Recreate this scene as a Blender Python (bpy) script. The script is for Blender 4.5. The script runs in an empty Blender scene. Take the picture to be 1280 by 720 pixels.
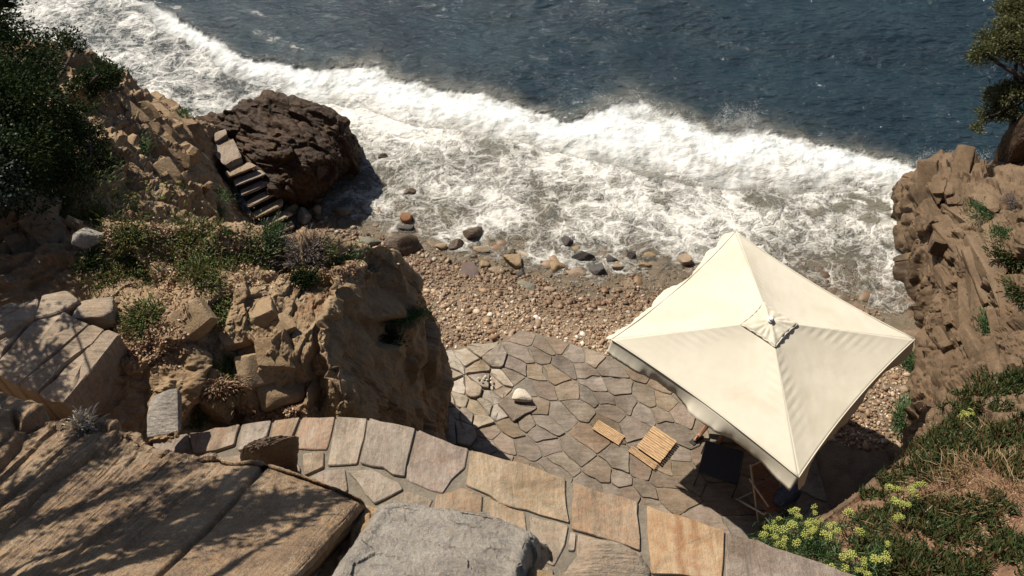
import bpy, math, random, time
import numpy as np
from mathutils import Vector, Euler, Matrix
from mathutils.bvhtree import BVHTree
T0 = time.time()
rng = np.random.default_rng(7)
random.seed(7)
S = bpy.context.scene
COL = S.collection
PI = math.pi
R = math.radians

# ------------------------------------------------------------------ camera
FPX, PITCH, CH = 1000.0, R(49.2), 11.2        # focal length in 1280-px units, tilt below horizon, eye height over the terrace
cam = bpy.data.cameras.new('camera')
camo = bpy.data.objects.new('camera', cam); COL.objects.link(camo)
cam.sensor_width = 36; cam.lens = FPX * 36 / 1280
camo.location = (0, 0, CH); camo.rotation_euler = (PI / 2 - PITCH, 0, 0)
cam.clip_start = 0.05; cam.clip_end = 3000
cam.dof.use_dof = True; cam.dof.focus_distance = 11.5; cam.dof.aperture_fstop = 5.6
S.camera = camo
# ------------------------------------------------------------------ light
SUN_EL, SUN_AZ = R(52), R(-47)                # azimuth clockwise from +Y: front left
sd = Vector((math.sin(SUN_AZ) * math.cos(SUN_EL), math.cos(SUN_AZ) * math.cos(SUN_EL), math.sin(SUN_EL)))
W = bpy.data.worlds.new('World'); S.world = W; W.use_nodes = True
wn = W.node_tree
sky = wn.nodes.new('ShaderNodeTexSky'); sky.sky_type = 'NISHITA'; sky.sun_disc = False
sky.sun_elevation = SUN_EL; sky.sun_rotation = SUN_AZ
bg = wn.nodes['Background']; bg.inputs['Strength'].default_value = 0.05
wn.links.new(sky.outputs[0], bg.inputs[0])
sun = bpy.data.lights.new('sun', 'SUN'); sun.energy = 5.0; sun.angle = R(0.5); sun.color = (1, 0.925, 0.805)
suno = bpy.data.objects.new('sun', sun); COL.objects.link(suno)
suno.rotation_euler = sd.to_track_quat('Z', 'Y').to_euler(); suno.location = sd * 60
S.view_settings.view_transform = 'Standard'; S.view_settings.look = 'None'
S.view_settings.exposure = 0.56; S.view_settings.gamma = 1; S.view_settings.use_curve_mapping = False
S.cycles.max_bounces = 6; S.cycles.transparent_max_bounces = 8; S.cycles.caustics_reflective = False; S.cycles.caustics_refractive = False

SL = -0.9                                     # sea level
cP, sP = math.cos(PITCH), math.sin(PITCH)
def at(px, py, z=0.0):
    "point of the photograph -> the place at height z seen there"
    u = (px - 640) / FPX; v = -(py - 360) / FPX
    d = np.array([u, cP + v * sP, -sP + v * cP])
    return d * ((z - CH) / d[2]) + np.array([0, 0, CH])
def ray(px, py):
    u = (px - 640) / FPX; v = -(py - 360) / FPX
    return Vector((u, cP + v * sP, -sP + v * cP)).normalized()

# ------------------------------------------------------------------ noise
_prm = rng.permutation(256); _prm = np.concatenate([_prm, _prm, _prm])
_g = rng.normal(size=(256, 3)); _g /= np.linalg.norm(_g, axis=1)[:, None]
def gnoise(P):
    i = np.floor(P).astype(np.int64); f = P - i; i &= 255
    w = f * f * f * (f * (f * 6 - 15) + 10)
    out = 0
    for dx in (0, 1):
        wx = w[:, 0] if dx else 1 - w[:, 0]; a = _prm[(i[:, 0] + dx) & 255]
        for dy in (0, 1):
            wy = wx * (w[:, 1] if dy else 1 - w[:, 1]); b = _prm[(a + i[:, 1] + dy) & 255]
            for dz in (0, 1):
                g = _g[_prm[(b + i[:, 2] + dz) & 255]]
                out = out + wy * (w[:, 2] if dz else 1 - w[:, 2]) * (g[:, 0] * (f[:, 0] - dx) + g[:, 1] * (f[:, 1] - dy) + g[:, 2] * (f[:, 2] - dz))
    return out * 1.6
def fbm(P, sc=1.0, octv=4, rough=0.5, seed=0.0, kind=0):
    P = np.asarray(P, float) * sc + seed * 17.31
    s, a, tot = 0, 1.0, 0
    for k in range(octv):
        n = gnoise(P)
        if kind == 1: n = 1 - 2 * np.abs(n)            # ridged
        if kind == 2: n = 2 * np.abs(n) - 1            # billow
        s = s + a * n; tot += a; a *= rough; P = P * 2.03 + 5.7
    return s / tot
def cells(P, seed=0.0):
    "Voronoi: returns F1, F2, random value per cell"
    P = np.asarray(P, float) + seed * 9.7
    i = np.floor(P).astype(np.int64)
    f1 = np.full(len(P), 9.0); f2 = np.full(len(P), 9.0); cid = np.zeros(len(P)); tl = np.zeros(len(P))
    for dx in (-1, 0, 1):
        for dy in (-1, 0, 1):
            for dz in (-1, 0, 1):
                c = i + (dx, dy, dz)
                h = _prm[(_prm[(_prm[c[:, 0] & 255] + c[:, 1]) & 255] + c[:, 2]) & 255]
                q = c + 0.5 + 0.45 * _g[h]
                d = np.sqrt(((q - P) ** 2).sum(1))
                m = d < f1
                f2 = np.where(m, f1, np.minimum(f2, d)); cid = np.where(m, h / 255.0, cid); f1 = np.where(m, d, f1)
                tl = np.where(m, ((P - q) * _g[(h * 5 + 11) & 255]).sum(1), tl)
    return f1, f2, cid, tl
def sstep(a, b, x):
    t = np.clip((x - a) / (b - a), 0, 1); return t * t * (3 - 2 * t)
def rotz(P, a):
    c, s = math.cos(a), math.sin(a); Q = np.array(P, float)
    x, y = Q[..., 0].copy(), Q[..., 1].copy()
    Q[..., 0] = c * x - s * y; Q[..., 1] = s * x + c * y
    return Q

# ------------------------------------------------------------------ mesh helpers
def mesh_np(name, V, F, mat=None, smooth=True, fm=None):
    V = np.asarray(V, np.float32).reshape(-1, 3)
    me = bpy.data.meshes.new(name)
    if isinstance(F, np.ndarray):
        k = F.shape[1]; starts = np.arange(len(F), dtype=np.int32) * k; flat = F.astype(np.int32).ravel()
    else:
        ln = np.array([len(f) for f in F], np.int32); starts = np.concatenate([[0], np.cumsum(ln)[:-1]]).astype(np.int32)
        flat = np.fromiter((i for f in F for i in f), np.int32)
    me.vertices.add(len(V)); me.vertices.foreach_set('co', V.ravel())
    me.loops.add(len(flat)); me.loops.foreach_set('vertex_index', flat)
    me.polygons.add(len(starts)); me.polygons.foreach_set('loop_start', starts)
    if fm is not None: me.polygons.foreach_set('material_index', np.asarray(fm, np.int32))
    me.polygons.foreach_set('use_smooth', np.full(len(starts), bool(smooth)))
    for m in (mat if isinstance(mat, (list, tuple)) else [mat]):
        if m: me.materials.append(m)
    me.update(calc_edges=True)
    return me
def link(name, me, parent=None, loc=None, rot=None):
    o = bpy.data.objects.new(name, me); COL.objects.link(o)
    if loc is not None: o.location = loc
    if rot is not None: o.rotation_euler = rot
    if parent: o.parent = parent
    return o
def tag(o, label=None, cat=None, group=None, kind=None):
    if label: o['label'] = label
    if cat: o['category'] = cat
    if group: o['group'] = group
    if kind: o['kind'] = kind
    return o
def empty(name, loc, label=None, cat=None, group=None, rz=0.0):
    o = bpy.data.objects.new(name, None); COL.objects.link(o); o.location = loc; o.rotation_euler = (0, 0, rz)
    o.empty_display_size = 0.1
    return tag(o, label, cat, group)
def add_attr(me, name, arr):
    a = me.attributes.new(name, 'FLOAT_COLOR', 'POINT'); a.data.foreach_set('color', np.asarray(arr, np.float32).ravel())
def gridF(nv, nu, flip=False):
    i = np.arange(nv - 1)[:, None] * nu + np.arange(nu - 1)[None, :]
    q = np.stack([i, i + 1, i + nu + 1, i + nu], -1).reshape(-1, 4)
    return q[:, ::-1] if flip else q
def catmull(A, n):
    "A: K x ... control rows -> n rows"
    K = len(A); t = np.linspace(0, K - 1, n); i = np.minimum(t.astype(int), K - 2); f = (t - i).reshape((-1,) + (1,) * (A.ndim - 1))
    p0 = A[np.maximum(i - 1, 0)]; p1 = A[i]; p2 = A[i + 1]; p3 = A[np.minimum(i + 2, K - 1)]
    return 0.5 * (2 * p1 + (p2 - p0) * f + (2 * p0 - 5 * p1 + 4 * p2 - p3) * f * f + (3 * p1 - p0 - 3 * p2 + p3) * f ** 3)
def W3(x, y, z): return np.array([x, y, z], float)
BV = []
def sheet(name, rows, nv, nu, mat, disp, parent=None, kind='structure', sharp=32, attr=None, bv=True, blur=1, post=None):
    A = np.array([[p if isinstance(p, np.ndarray) else at(*p) for p in r] for r in rows], float)
    P = catmull(A, nv); P = np.swapaxes(catmull(np.swapaxes(P, 0, 1), nu), 0, 1)
    du = np.gradient(P, axis=1); dv = np.gradient(P, axis=0)
    N = np.cross(du, dv); N /= np.linalg.norm(N, axis=2, keepdims=True) + 1e-9
    flip = False
    if N[..., 2].mean() < 0: N = -N; flip = True
    uu, vv = np.meshgrid(np.linspace(0, 1, nu), np.linspace(0, 1, nv))
    d = disp(P.reshape(-1, 3), N.reshape(-1, 3), uu.ravel(), vv.ravel())
    for _ in range(blur):
        D_ = d.reshape(nv, nu, -1); E_ = np.pad(D_, ((1, 1), (1, 1), (0, 0)), mode='edge')
        D_ = (E_[:-2] + 2 * E_[1:-1] + E_[2:]) / 4; d = ((D_[:, :-2] + 2 * D_[:, 1:-1] + D_[:, 2:]) / 4).reshape(d.shape)
    Q = P.reshape(-1, 3) + (d if d.ndim == 2 else N.reshape(-1, 3) * d[:, None])
    if post is not None: Q = Q + N.reshape(-1, 3) * post(P.reshape(-1, 3))[:, None]
    F = gridF(nv, nu, flip)
    me = mesh_np(name, Q, F, mat)
    if attr is not None: add_attr(me, 'mask', attr(P.reshape(-1, 3), N.reshape(-1, 3), Q))
    if sharp: me.set_sharp_from_angle(angle=R(sharp))
    o = link(name, me, parent)
    if kind: o['kind'] = kind
    if bv:
        G = Q.reshape(nv, nu, 3)[::3, ::3]; b, a = G.shape[:2]
        BV.append(BVHTree.FromPolygons(G.reshape(-1, 3).tolist(), gridF(b, a).tolist()))
    return o
def place(px, py, zmax=None):
    "first built ground seen through a point of the photograph: hit, normal"
    best = None; d = ray(px, py); o = Vector((0, 0, CH))
    for b in BV:
        h = b.ray_cast(o, d)
        if h[0] is not None and (best is None or h[3] < best[2]): best = (h[0], h[1], h[3])
    if best is None: return Vector(at(px, py, 0)), Vector((0, 0, 1))
    n = best[1]
    return best[0], (n if n.z > 0 else -n)
def drop(x, y, z0=30.0):
    best = None
    for b in BV:
        h = b.ray_cast(Vector((x, y, z0)), Vector((0, 0, -1)))
        if h[0] is not None and (best is None or h[0].z > best.z): best = h[0]
    return best
def box_geo(c, s, rot=None):
    "8 corners + 6 quads of a box, optional 3x3 rotation"
    v = np.array([[x, y, z] for z in (-.5, .5) for y in (-.5, .5) for x in (-.5, .5)]) * np.array(s)
    if rot is not None: v = v @ np.asarray(rot).T
    f = np.array([[0, 2, 3, 1], [4, 5, 7, 6], [0, 1, 5, 4], [2, 6, 7, 3], [0, 4, 6, 2], [1, 3, 7, 5]])
    return v + np.array(c), f
def merge(geos):
    V, F, k = [], [], 0
    for v, f in geos:
        V.append(np.asarray(v)); F += [tuple(int(i) + k for i in q) for q in f]; k += len(v)
    return np.concatenate(V), F
def tube_geo(pts, r, n=8, cap=True):
    pts = np.array(pts, float); m = len(pts); r = np.broadcast_to(np.asarray(r, float), (m,))
    t = np.gradient(pts, axis=0); t /= np.linalg.norm(t, axis=1)[:, None] + 1e-9
    up = np.array([0, 0, 1.0]) if abs(t[0][2]) < .9 else np.array([1.0, 0, 0])
    V = []
    a = np.cross(t[0], up); a /= np.linalg.norm(a)
    for i in range(m):
        a = a - t[i] * (a @ t[i]); a /= np.linalg.norm(a); b = np.cross(t[i], a)
        for k in range(n):
            q = 2 * PI * k / n; V.append(pts[i] + r[i] * (math.cos(q) * a + math.sin(q) * b))
    F = [(i * n + k, i * n + (k + 1) % n, (i + 1) * n + (k + 1) % n, (i + 1) * n + k) for i in range(m - 1) for k in range(n)]
    if cap: F += [tuple(range(n))[::-1], tuple((m - 1) * n + k for k in range(n))]
    return np.array(V), F
def rod(a, b, r=0.01, n=8): return tube_geo([a, (np.array(a) + np.array(b)) / 2, b], r, n)
def obj(name, geo, mat, parent=None, smooth=False, sharp=None):
    V, F = geo
    me = mesh_np(name, V, F, mat, smooth)
    if sharp: me.set_sharp_from_angle(angle=R(sharp))
    return link(name, me, parent)

# ------------------------------------------------------------------ materials
def lk(nt, a, sock):
    if isinstance(a, bpy.types.NodeSocket): nt.links.new(a, sock)
    else: sock.default_value = a
def nd(nt, typ, ins=None, out=0, **attrs):
    n = nt.nodes.new('ShaderNode' + typ)
    for k, v in attrs.items(): setattr(n, k, v)
    for k, v in (ins or {}).items(): lk(nt, v, n.inputs[k])
    return n.outputs[out]
def ramp(nt, fac, stops, interp='LINEAR'):
    n = nt.nodes.new('ShaderNodeValToRGB'); cr = n.color_ramp; cr.interpolation = interp
    while len(cr.elements) < len(stops): cr.elements.new(0.5)
    for e, (p, c) in zip(cr.elements, stops):
        e.position = p; e.color = (c, c, c, 1) if isinstance(c, (int, float)) else (*c, 1)
    nt.links.new(fac, n.inputs[0]); return n.outputs[0]
def mixc(nt, f, a, b, mode='MIX'):
    n = nt.nodes.new('ShaderNodeMix'); n.data_type = 'RGBA'; n.blend_type = mode
    lk(nt, f, n.inputs[0])
    for s, v in ((6, a), (7, b)): lk(nt, v if isinstance(v, bpy.types.NodeSocket) else (*v, 1), n.inputs[s])
    return n.outputs[2]
def math_(nt, op, a, b=0.0, c=None, clamp=False):
    n = nt.nodes.new('ShaderNodeMath'); n.operation = op; n.use_clamp = clamp
    lk(nt, a, n.inputs[0]); lk(nt, b, n.inputs[1])
    if c is not None: lk(nt, c, n.inputs[2])
    return n.outputs[0]
def coords(nt, scale=(1, 1, 1), rot=(0, 0, 0), src='Object', offset=None):
    tc = nt.nodes.new('ShaderNodeTexCoord')
    if src == 'World': v = nd(nt, 'NewGeometry')
    else: v = tc.outputs[src]
    if offset is not None: v = nd(nt, 'VectorMath', {0: v, 1: offset}, operation='ADD')
    return nd(nt, 'Mapping', {'Vector': v, 'Scale': scale, 'Rotation': rot})
def noise(nt, v, sc, det=6, rough=.55, dist=0.0):
    return nd(nt, 'TexNoise', {'Vector': v, 'Scale': sc, 'Detail': det, 'Roughness': rough, 'Distortion': dist})
def newmat(name):
    m = bpy.data.materials.new(name); m.use_nodes = True
    return m, m.node_tree, m.node_tree.nodes['Principled BSDF']
def bump(nt, b, h, strength=.5, dist=.02):
    n = nt.nodes.new('ShaderNodeBump'); lk(nt, h, n.inputs['Height']); n.inputs['Strength'].default_value = strength; n.inputs['Distance'].default_value = dist
    nt.links.new(n.outputs[0], b.inputs['Normal'])
def rockmat(name, cols, sc=1.0, strata=None, wet=False, soil=None, rough=.85, bs=.6, vary=False, grain=.35, spec=.3, src='World', speck=0):
    """cols: dark, mid, light, accent; strata: (rotation, stretch) of the bedding"""
    m, nt, b = newmat(name)
    off = None
    if vary:
        r = nd(nt, 'ObjectInfo', out='Random')
        off = nd(nt, 'CombineXYZ', {0: math_(nt, 'MULTIPLY', r, 37.0), 1: math_(nt, 'MULTIPLY', r, 91.0), 2: math_(nt, 'MULTIPLY', r, 17.0)})
    v = coords(nt, src=src, offset=off)
    n1 = noise(nt, v, 1.3 * sc, 5, .6, .4)
    n2 = noise(nt, v, 9 * sc, 6, .65)
    n3 = noise(nt, v, 60 * sc, 4, .7)
    c = ramp(nt, n1, [(.25, cols[0]), (.5, cols[1]), (.75, cols[2])])
    c = mixc(nt, ramp(nt, n2, [(.45, 0.0), (.72, .8)]), c, cols[3])
    if strata:
        vs = coords(nt, src=src, rot=strata[0], scale=strata[1], offset=off)
        ns = noise(nt, vs, 1.0, 6, .65, .3)
        c = mixc(nt, ramp(nt, ns, [(.3, .75), (.5, 0.0)]), c, cols[0])
        c = mixc(nt, ramp(nt, ns, [(.55, 0.0), (.75, .6)]), c, cols[2])
    c = mixc(nt, grain, c, ramp(nt, n3, [(.3, (.25, .25, .25)), (.7, (1.0, 1.0, 1.0))]), 'MULTIPLY')
    c = mixc(nt, .6, c, ramp(nt, noise(nt, v, 18 * sc, 5, .7), [(.3, (.55, .52, .5)), (.6, (1.0, 1.0, 1.0))]), 'MULTIPLY')
    if vary:
        hv = nd(nt, 'HueSaturation', {'Hue': math_(nt, 'MULTIPLY_ADD', r, .018, .490), 'Saturation': math_(nt, 'MULTIPLY_ADD', math_(nt, 'FRACT', math_(nt, 'MULTIPLY', r, 7.3)), .5, .75),
                                      'Value': math_(nt, 'MULTIPLY_ADD', math_(nt, 'FRACT', math_(nt, 'MULTIPLY', r, 13.7)), .35, .85), 'Color': c}); c = hv
    if soil:
        a = nd(nt, 'Attribute', attribute_name='mask', out='Color')
        sx = nt.nodes.new('ShaderNodeSeparateColor'); nt.links.new(a, sx.inputs[0])
        sc_ = ramp(nt, noise(nt, v, 14, 7, .7), [(.3, soil[0]), (.55, soil[1]), (.75, soil[2])])
        f = math_(nt, 'ADD', sx.outputs[0], math_(nt, 'MULTIPLY_ADD', n2, 1.2, -.6))
        c = mixc(nt, ramp(nt, f, [(.42, 0.0), (.58, 1.0)]), c, sc_)
    if vary:
        c = mixc(nt, .75, c, ramp(nt, noise(nt, coords(nt, src='World'), 1.1, 7, .68, .8), [(.32, (.52, .47, .40)), (.52, (1.0, 1.0, 1.0))]), 'MULTIPLY')
    rg = rough
    if wet:
        z = nt.nodes.new('ShaderNodeSeparateXYZ'); nt.links.new(nd(nt, 'NewGeometry'), z.inputs[0])
        w = ramp(nt, math_(nt, 'ADD', math_(nt, 'ADD', z.outputs[2], -wet), math_(nt, 'MULTIPLY', n1, .8)), [(0.2, 1.0), (.6, 0.0)])
        c = mixc(nt, w, c, mixc(nt, 1.0, c, (.3, .28, .28), 'MULTIPLY'))
        rg = math_(nt, 'MULTIPLY_ADD', w, -.5, rough)
    if speck:
        c = mixc(nt, ramp(nt, noise(nt, v, 130, 2, .5), [(.62, 0.0), (.7, speck)]), c, (.75, .72, .68))
    nt.links.new(c, b.inputs['Base Color']); lk(nt, rg, b.inputs['Roughness']); b.inputs['Specular IOR Level'].default_value = spec
    h = math_(nt, 'ADD', math_(nt, 'MULTIPLY', n2, .6), math_(nt, 'MULTIPLY', n3, .25))
    if strata: h = math_(nt, 'ADD', h, math_(nt, 'MULTIPLY', ns, .8))
    bump(nt, b, h, bs, .045)
    return m
def plain(name, col, rough=.6, var=.25, sc=20, spec=.4, metal=0.0, bs=.1, strech=None):
    m, nt, b = newmat(name)
    v = coords(nt, scale=strech or (1, 1, 1))
    n = noise(nt, v, sc, 5, .6)
    c = ramp(nt, n, [(.3, tuple(x * (1 - var) for x in col)), (.7, tuple(min(1, x * (1 + var)) for x in col))])
    nt.links.new(c, b.inputs['Base Color']); b.inputs['Roughness'].default_value = rough; b.inputs['Specular IOR Level'].default_value = spec
    b.inputs['Metallic'].default_value = metal
    bump(nt, b, n, bs, .01)
    return m
def leafmat(name, cols, trans=.25, rough=.55, spec=.3):
    m, nt, b = newmat(name)
    r = nd(nt, 'NewGeometry', out='Random Per Island')
    n = noise(nt, coords(nt, src='World'), 2.2, 3, .5)
    k = math_(nt, 'ADD', math_(nt, 'MULTIPLY', r, .65), math_(nt, 'MULTIPLY', n, .5))
    st = [((i + .3) / (len(cols)), c) for i, c in enumerate(cols)]
    c = ramp(nt, k, st)
    nt.links.new(c, b.inputs['Base Color']); b.inputs['Roughness'].default_value = rough; b.inputs['Specular IOR Level'].default_value = spec
    tr = nd(nt, 'BsdfTranslucent', {'Color': c})
    mx = nd(nt, 'MixShader', {0: trans, 1: b.outputs[0], 2: tr})
    nt.links.new(mx, nt.nodes['Material Output'].inputs[0])
    return m

M = {}
SOIL = [(.11, .058, .03), (.22, .13, .07), (.34, .235, .14)]
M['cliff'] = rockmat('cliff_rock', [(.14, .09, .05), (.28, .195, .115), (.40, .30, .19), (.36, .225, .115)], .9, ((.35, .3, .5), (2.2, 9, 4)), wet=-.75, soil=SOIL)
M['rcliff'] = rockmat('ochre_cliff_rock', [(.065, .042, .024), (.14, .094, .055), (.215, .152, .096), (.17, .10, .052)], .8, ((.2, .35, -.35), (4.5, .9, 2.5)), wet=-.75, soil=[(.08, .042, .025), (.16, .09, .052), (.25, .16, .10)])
M['buttress'] = rockmat('sandy_rock', [(.16, .11, .063), (.29, .205, .12), (.39, .295, .185), (.33, .21, .11)], 1.0, None, soil=SOIL, bs=.8)
M['dark'] = rockmat('wet_dark_rock_and_riser_shade', [(.012, .006, .003), (.05, .027, .013), (.105, .06, .03), (.09, .045, .018)], 1.2, ((.2, .1, .5), (2, 12, 5)), rough=.65, spec=.3, bs=.9)
M['slate'] = rockmat('layered_slate', [(.15, .10, .065), (.29, .20, .125), (.40, .30, .195), (.37, .225, .11)], 1.6, ((.0, .0, .22), (9, 1.6, 4)), bs=.9, speck=.35, grain=.5)
M['greyslab'] = rockmat('sparkling_grey_stone', [(.25, .22, .19), (.39, .35, .30), (.53, .48, .41), (.45, .36, .26)], 3.0, ((.3, .2, .6), (5, 14, 9)), bs=1.0, speck=.4, rough=.55, spec=.6, grain=.6)
M['ochre'] = rockmat('ochre_stone', [(.22, .14, .07), (.38, .26, .14), (.48, .36, .22), (.42, .24, .10)], 2.0, None, bs=.8)
M['slabstone'] = rockmat('weathered_slab_stone', [(.19, .145, .105), (.34, .27, .20), (.43, .36, .275), (.36, .25, .16)], 1.3, ((0, 0, .75), (2, 22, 6)), bs=.7)
M['flag'] = rockmat('terrace_flagstone', [(.13, .107, .082), (.225, .183, .142), (.32, .27, .22), (.255, .175, .12)], 1.4, ((0, 0, .8), (3, 16, 4)), vary=True, bs=.5, grain=.25)
M['dryflag'] = rockmat('pale_dry_stone', [(.26, .22, .17), (.40, .34, .27), (.48, .43, .36), (.40, .29, .20)], 1.4, ((0, 0, .8), (3, 14, 4)), vary=True, bs=.5, grain=.25)
M['coping'] = rockmat('coping_stone', [(.22, .17, .125), (.345, .275, .205), (.43, .365, .295), (.385, .25, .17)], 1.5, ((0, 0, -.25), (14, 3, 4)), vary=True, bs=.7, grain=.3)
M['rustcoping'] = rockmat('rusty_coping_stone', [(.34, .22, .12), (.46, .32, .19), (.50, .39, .26), (.30, .12, .045)], 1.3, ((0, 0, .12), (16, 1.6, 4)), bs=.6, grain=.3)
def rust_streak(m):
    nt = m.node_tree; b = nt.nodes['Principled BSDF']; c = b.inputs['Base Color'].links[0].from_socket
    tc = nt.nodes.new('ShaderNodeTexCoord').outputs['Object']; sx = nt.nodes.new('ShaderNodeSeparateXYZ'); nt.links.new(tc, sx.inputs[0])
    n = noise(nt, tc, 7, 6, .7); n0 = noise(nt, tc, 2.2, 3, .5)
    def streak(x0, w): return ramp(nt, math_(nt, 'ABSOLUTE', math_(nt, 'ADD', math_(nt, 'ADD', sx.outputs[0], x0), math_(nt, 'ADD', math_(nt, 'MULTIPLY_ADD', n0, .16, -.08), math_(nt, 'MULTIPLY_ADD', n, .12, -.06)))), [(w * .1, .65), (w * 1.5, 0.0)])
    f = math_(nt, 'MAXIMUM', streak(.05, .035), math_(nt, 'MULTIPLY', streak(-.09, .02), .7))
    nt.links.new(mixc(nt, f, c, (.20, .085, .035)), b.inputs['Base Color'])
rust_streak(M['rustcoping'])
M['mortar'] = rockmat('mortar', [(.15, .13, .10), (.225, .195, .15), (.29, .255, .20), (.19, .155, .11)], 2.0, None, bs=.7)
M['stone'] = rockmat('loose_stone', [(.14, .10, .07), (.27, .20, .14), (.38, .30, .22), (.30, .19, .10)], 3.0, ((.5, .2, .4), (8, 30, 20)), vary=True, wet=-.55, src='Object')
M['wet_and_shade_stone'] = rockmat('wet_and_shade_brown_stone', [(.035, .022, .013), (.085, .055, .03), (.15, .10, .055), (.16, .075, .03)], 3.0, ((.5, .2, .4), (8, 30, 20)), rough=.4, spec=.5, src='Object')
M['tanstone'] = rockmat('tan_stone', [(.20, .145, .10), (.32, .24, .165), (.41, .32, .235), (.34, .225, .13)], 3.0, None, src='Object', rough=.6)
M['yellowstone'] = rockmat('yellow_stone', [(.20, .14, .07), (.33, .24, .135), (.42, .33, .215), (.30, .185, .08)], 3.0, None, src='Object', rough=.5)
M['ruststone'] = rockmat('rust_stone', [(.12, .05, .02), (.26, .11, .04), (.36, .18, .08), (.30, .15, .06)], 3.0, None, src='Object', rough=.45)
M['darkstone'] = rockmat('dark_slate_stone', [(.03, .028, .028), (.07, .063, .06), (.12, .108, .10), (.10, .07, .06)], 3.0, None, src='Object', rough=.5)
M['purplestone'] = rockmat('purple_brown_stone', [(.075, .05, .045), (.125, .085, .075), (.17, .125, .11), (.14, .085, .06)], 3.0, None, src='Object', rough=.6)
M['greenstone'] = rockmat('grey_green_stone', [(.11, .11, .085), (.20, .19, .145), (.28, .26, .2), (.22, .18, .11)], 3.0, None, src='Object', rough=.5)
M['whitestone'] = rockmat('white_marble_boulder', [(.50, .42, .31), (.66, .60, .50), (.74, .70, .62), (.52, .38, .22)], 4.0, None, src='Object', rough=.6, grain=.15)
M['black'] = plain('black_metal', (.012, .014, .02), .35, .2)
M['pale_wood'] = plain('pale_wood', (.42, .36, .29), .6, .2, 30)
M['red_wood'] = plain('reddish_wood', (.20, .085, .05), .55, .3, 18, strech=(1, 8, 8))
M['board'] = plain('orange_wood_slats', (.40, .255, .135), .7, .55, 9, strech=(1.2, 12, 6), bs=.3)
M['boarddark'] = plain('weathered_wood_batten', (.12, .065, .035), .7, .3, 9)
M['white'] = plain('white_plastic', (.75, .74, .7), .4, .05)
M['alu'] = plain('grey_metal', (.45, .45, .44), .4, .1, metal=.7)
M['bark'] = plain('bark', (.035, .024, .018), .9, .4, 14, bs=.8, strech=(3, 3, .6))
M['twig'] = plain('dry_twig', (.26, .19, .13), .8, .3, 14)
M['skin'] = plain('skin', (.30, .15, .09), .5, .12, 8)
M['shorts'] = plain('dark_red_cloth', (.12, .02, .02), .8, .2, 30)
M['hair'] = plain('dark_hair', (.02, .014, .01), .6, .3, 60)
M['sandal'] = plain('dark_rubber', (.02, .018, .02), .6, .2, 30)
M['bluebag'] = plain('blue_cloth', (.055, .08, .15), .6, .35, 30, bs=.5)
M['juniper'] = leafmat('juniper_leaves', [(.006, .014, .005), (.012, .026, .008), (.020, .036, .011), (.036, .048, .015)], .15, .8, .08)
M['greytree'] = leafmat('grey_green_leaves', [(.010, .018, .012), (.022, .035, .024), (.042, .058, .038)])
M['pine'] = leafmat('olive_needles', [(.03, .035, .012), (.065, .07, .025), (.12, .12, .045)])
M['grass'] = leafmat('fresh_green_leaves', [(.018, .035, .008), (.04, .08, .014), (.075, .125, .022), (.13, .13, .04), (.16, .11, .05)])
M['samphire'] = leafmat('samphire_leaves', [(.03, .06, .02), (.055, .10, .035), (.09, .14, .055)])
M['umbel'] = leafmat('yellow_green_flowers', [(.17, .20, .03), (.29, .32, .06), (.40, .41, .12)])
M['iceplant'] = leafmat('ice_plant_leaves', [(.016, .026, .010), (.028, .048, .016), (.045, .07, .022), (.07, .09, .03), (.12, .06, .03)], .12, .45)
M['dry'] = leafmat('dry_straw', [(.09, .05, .025), (.19, .115, .055), (.31, .21, .11)], .15)
M['cream'] = leafmat('bleached_straw', [(.40, .31, .2), (.55, .46, .33), (.68, .6, .47)], .15)
M['litter'] = leafmat('dead_leaves', [(.07, .03, .018), (.16, .075, .04), (.28, .17, .10), (.42, .32, .22)], .05, .8)
M['mauve'] = leafmat('mauve_dead_shrub', [(.06, .045, .04), (.13, .10, .09), (.2, .16, .14)], .1, .8)

def clothmat():
    m, nt, b = newmat('cream_canvas')
    v = coords(nt)
    n = noise(nt, v, 1.6, 8, .7, .4); w = nd(nt, 'TexWave', {'Vector': v, 'Scale': 90.0, 'Distortion': .5})
    c = ramp(nt, n, [(.28, (.525, .475, .37)), (.5, (.59, .545, .445)), (.72, (.62, .58, .48))])
    nt.links.new(c, b.inputs['Base Color']); b.inputs['Roughness'].default_value = .8; b.inputs['Specular IOR Level'].default_value = .2
    bump(nt, b, math_(nt, 'ADD', math_(nt, 'MULTIPLY', n, 1.0), math_(nt, 'MULTIPLY', w, .02)), .25, .02)
    tr = nd(nt, 'BsdfTranslucent', {'Color': (.7, .6, .42, 1)})
    mx = nd(nt, 'MixShader', {0: .14, 1: b.outputs[0], 2: tr})
    nt.links.new(mx, nt.nodes['Material Output'].inputs[0])
    return m
M['canvas'] = clothmat()
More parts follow.
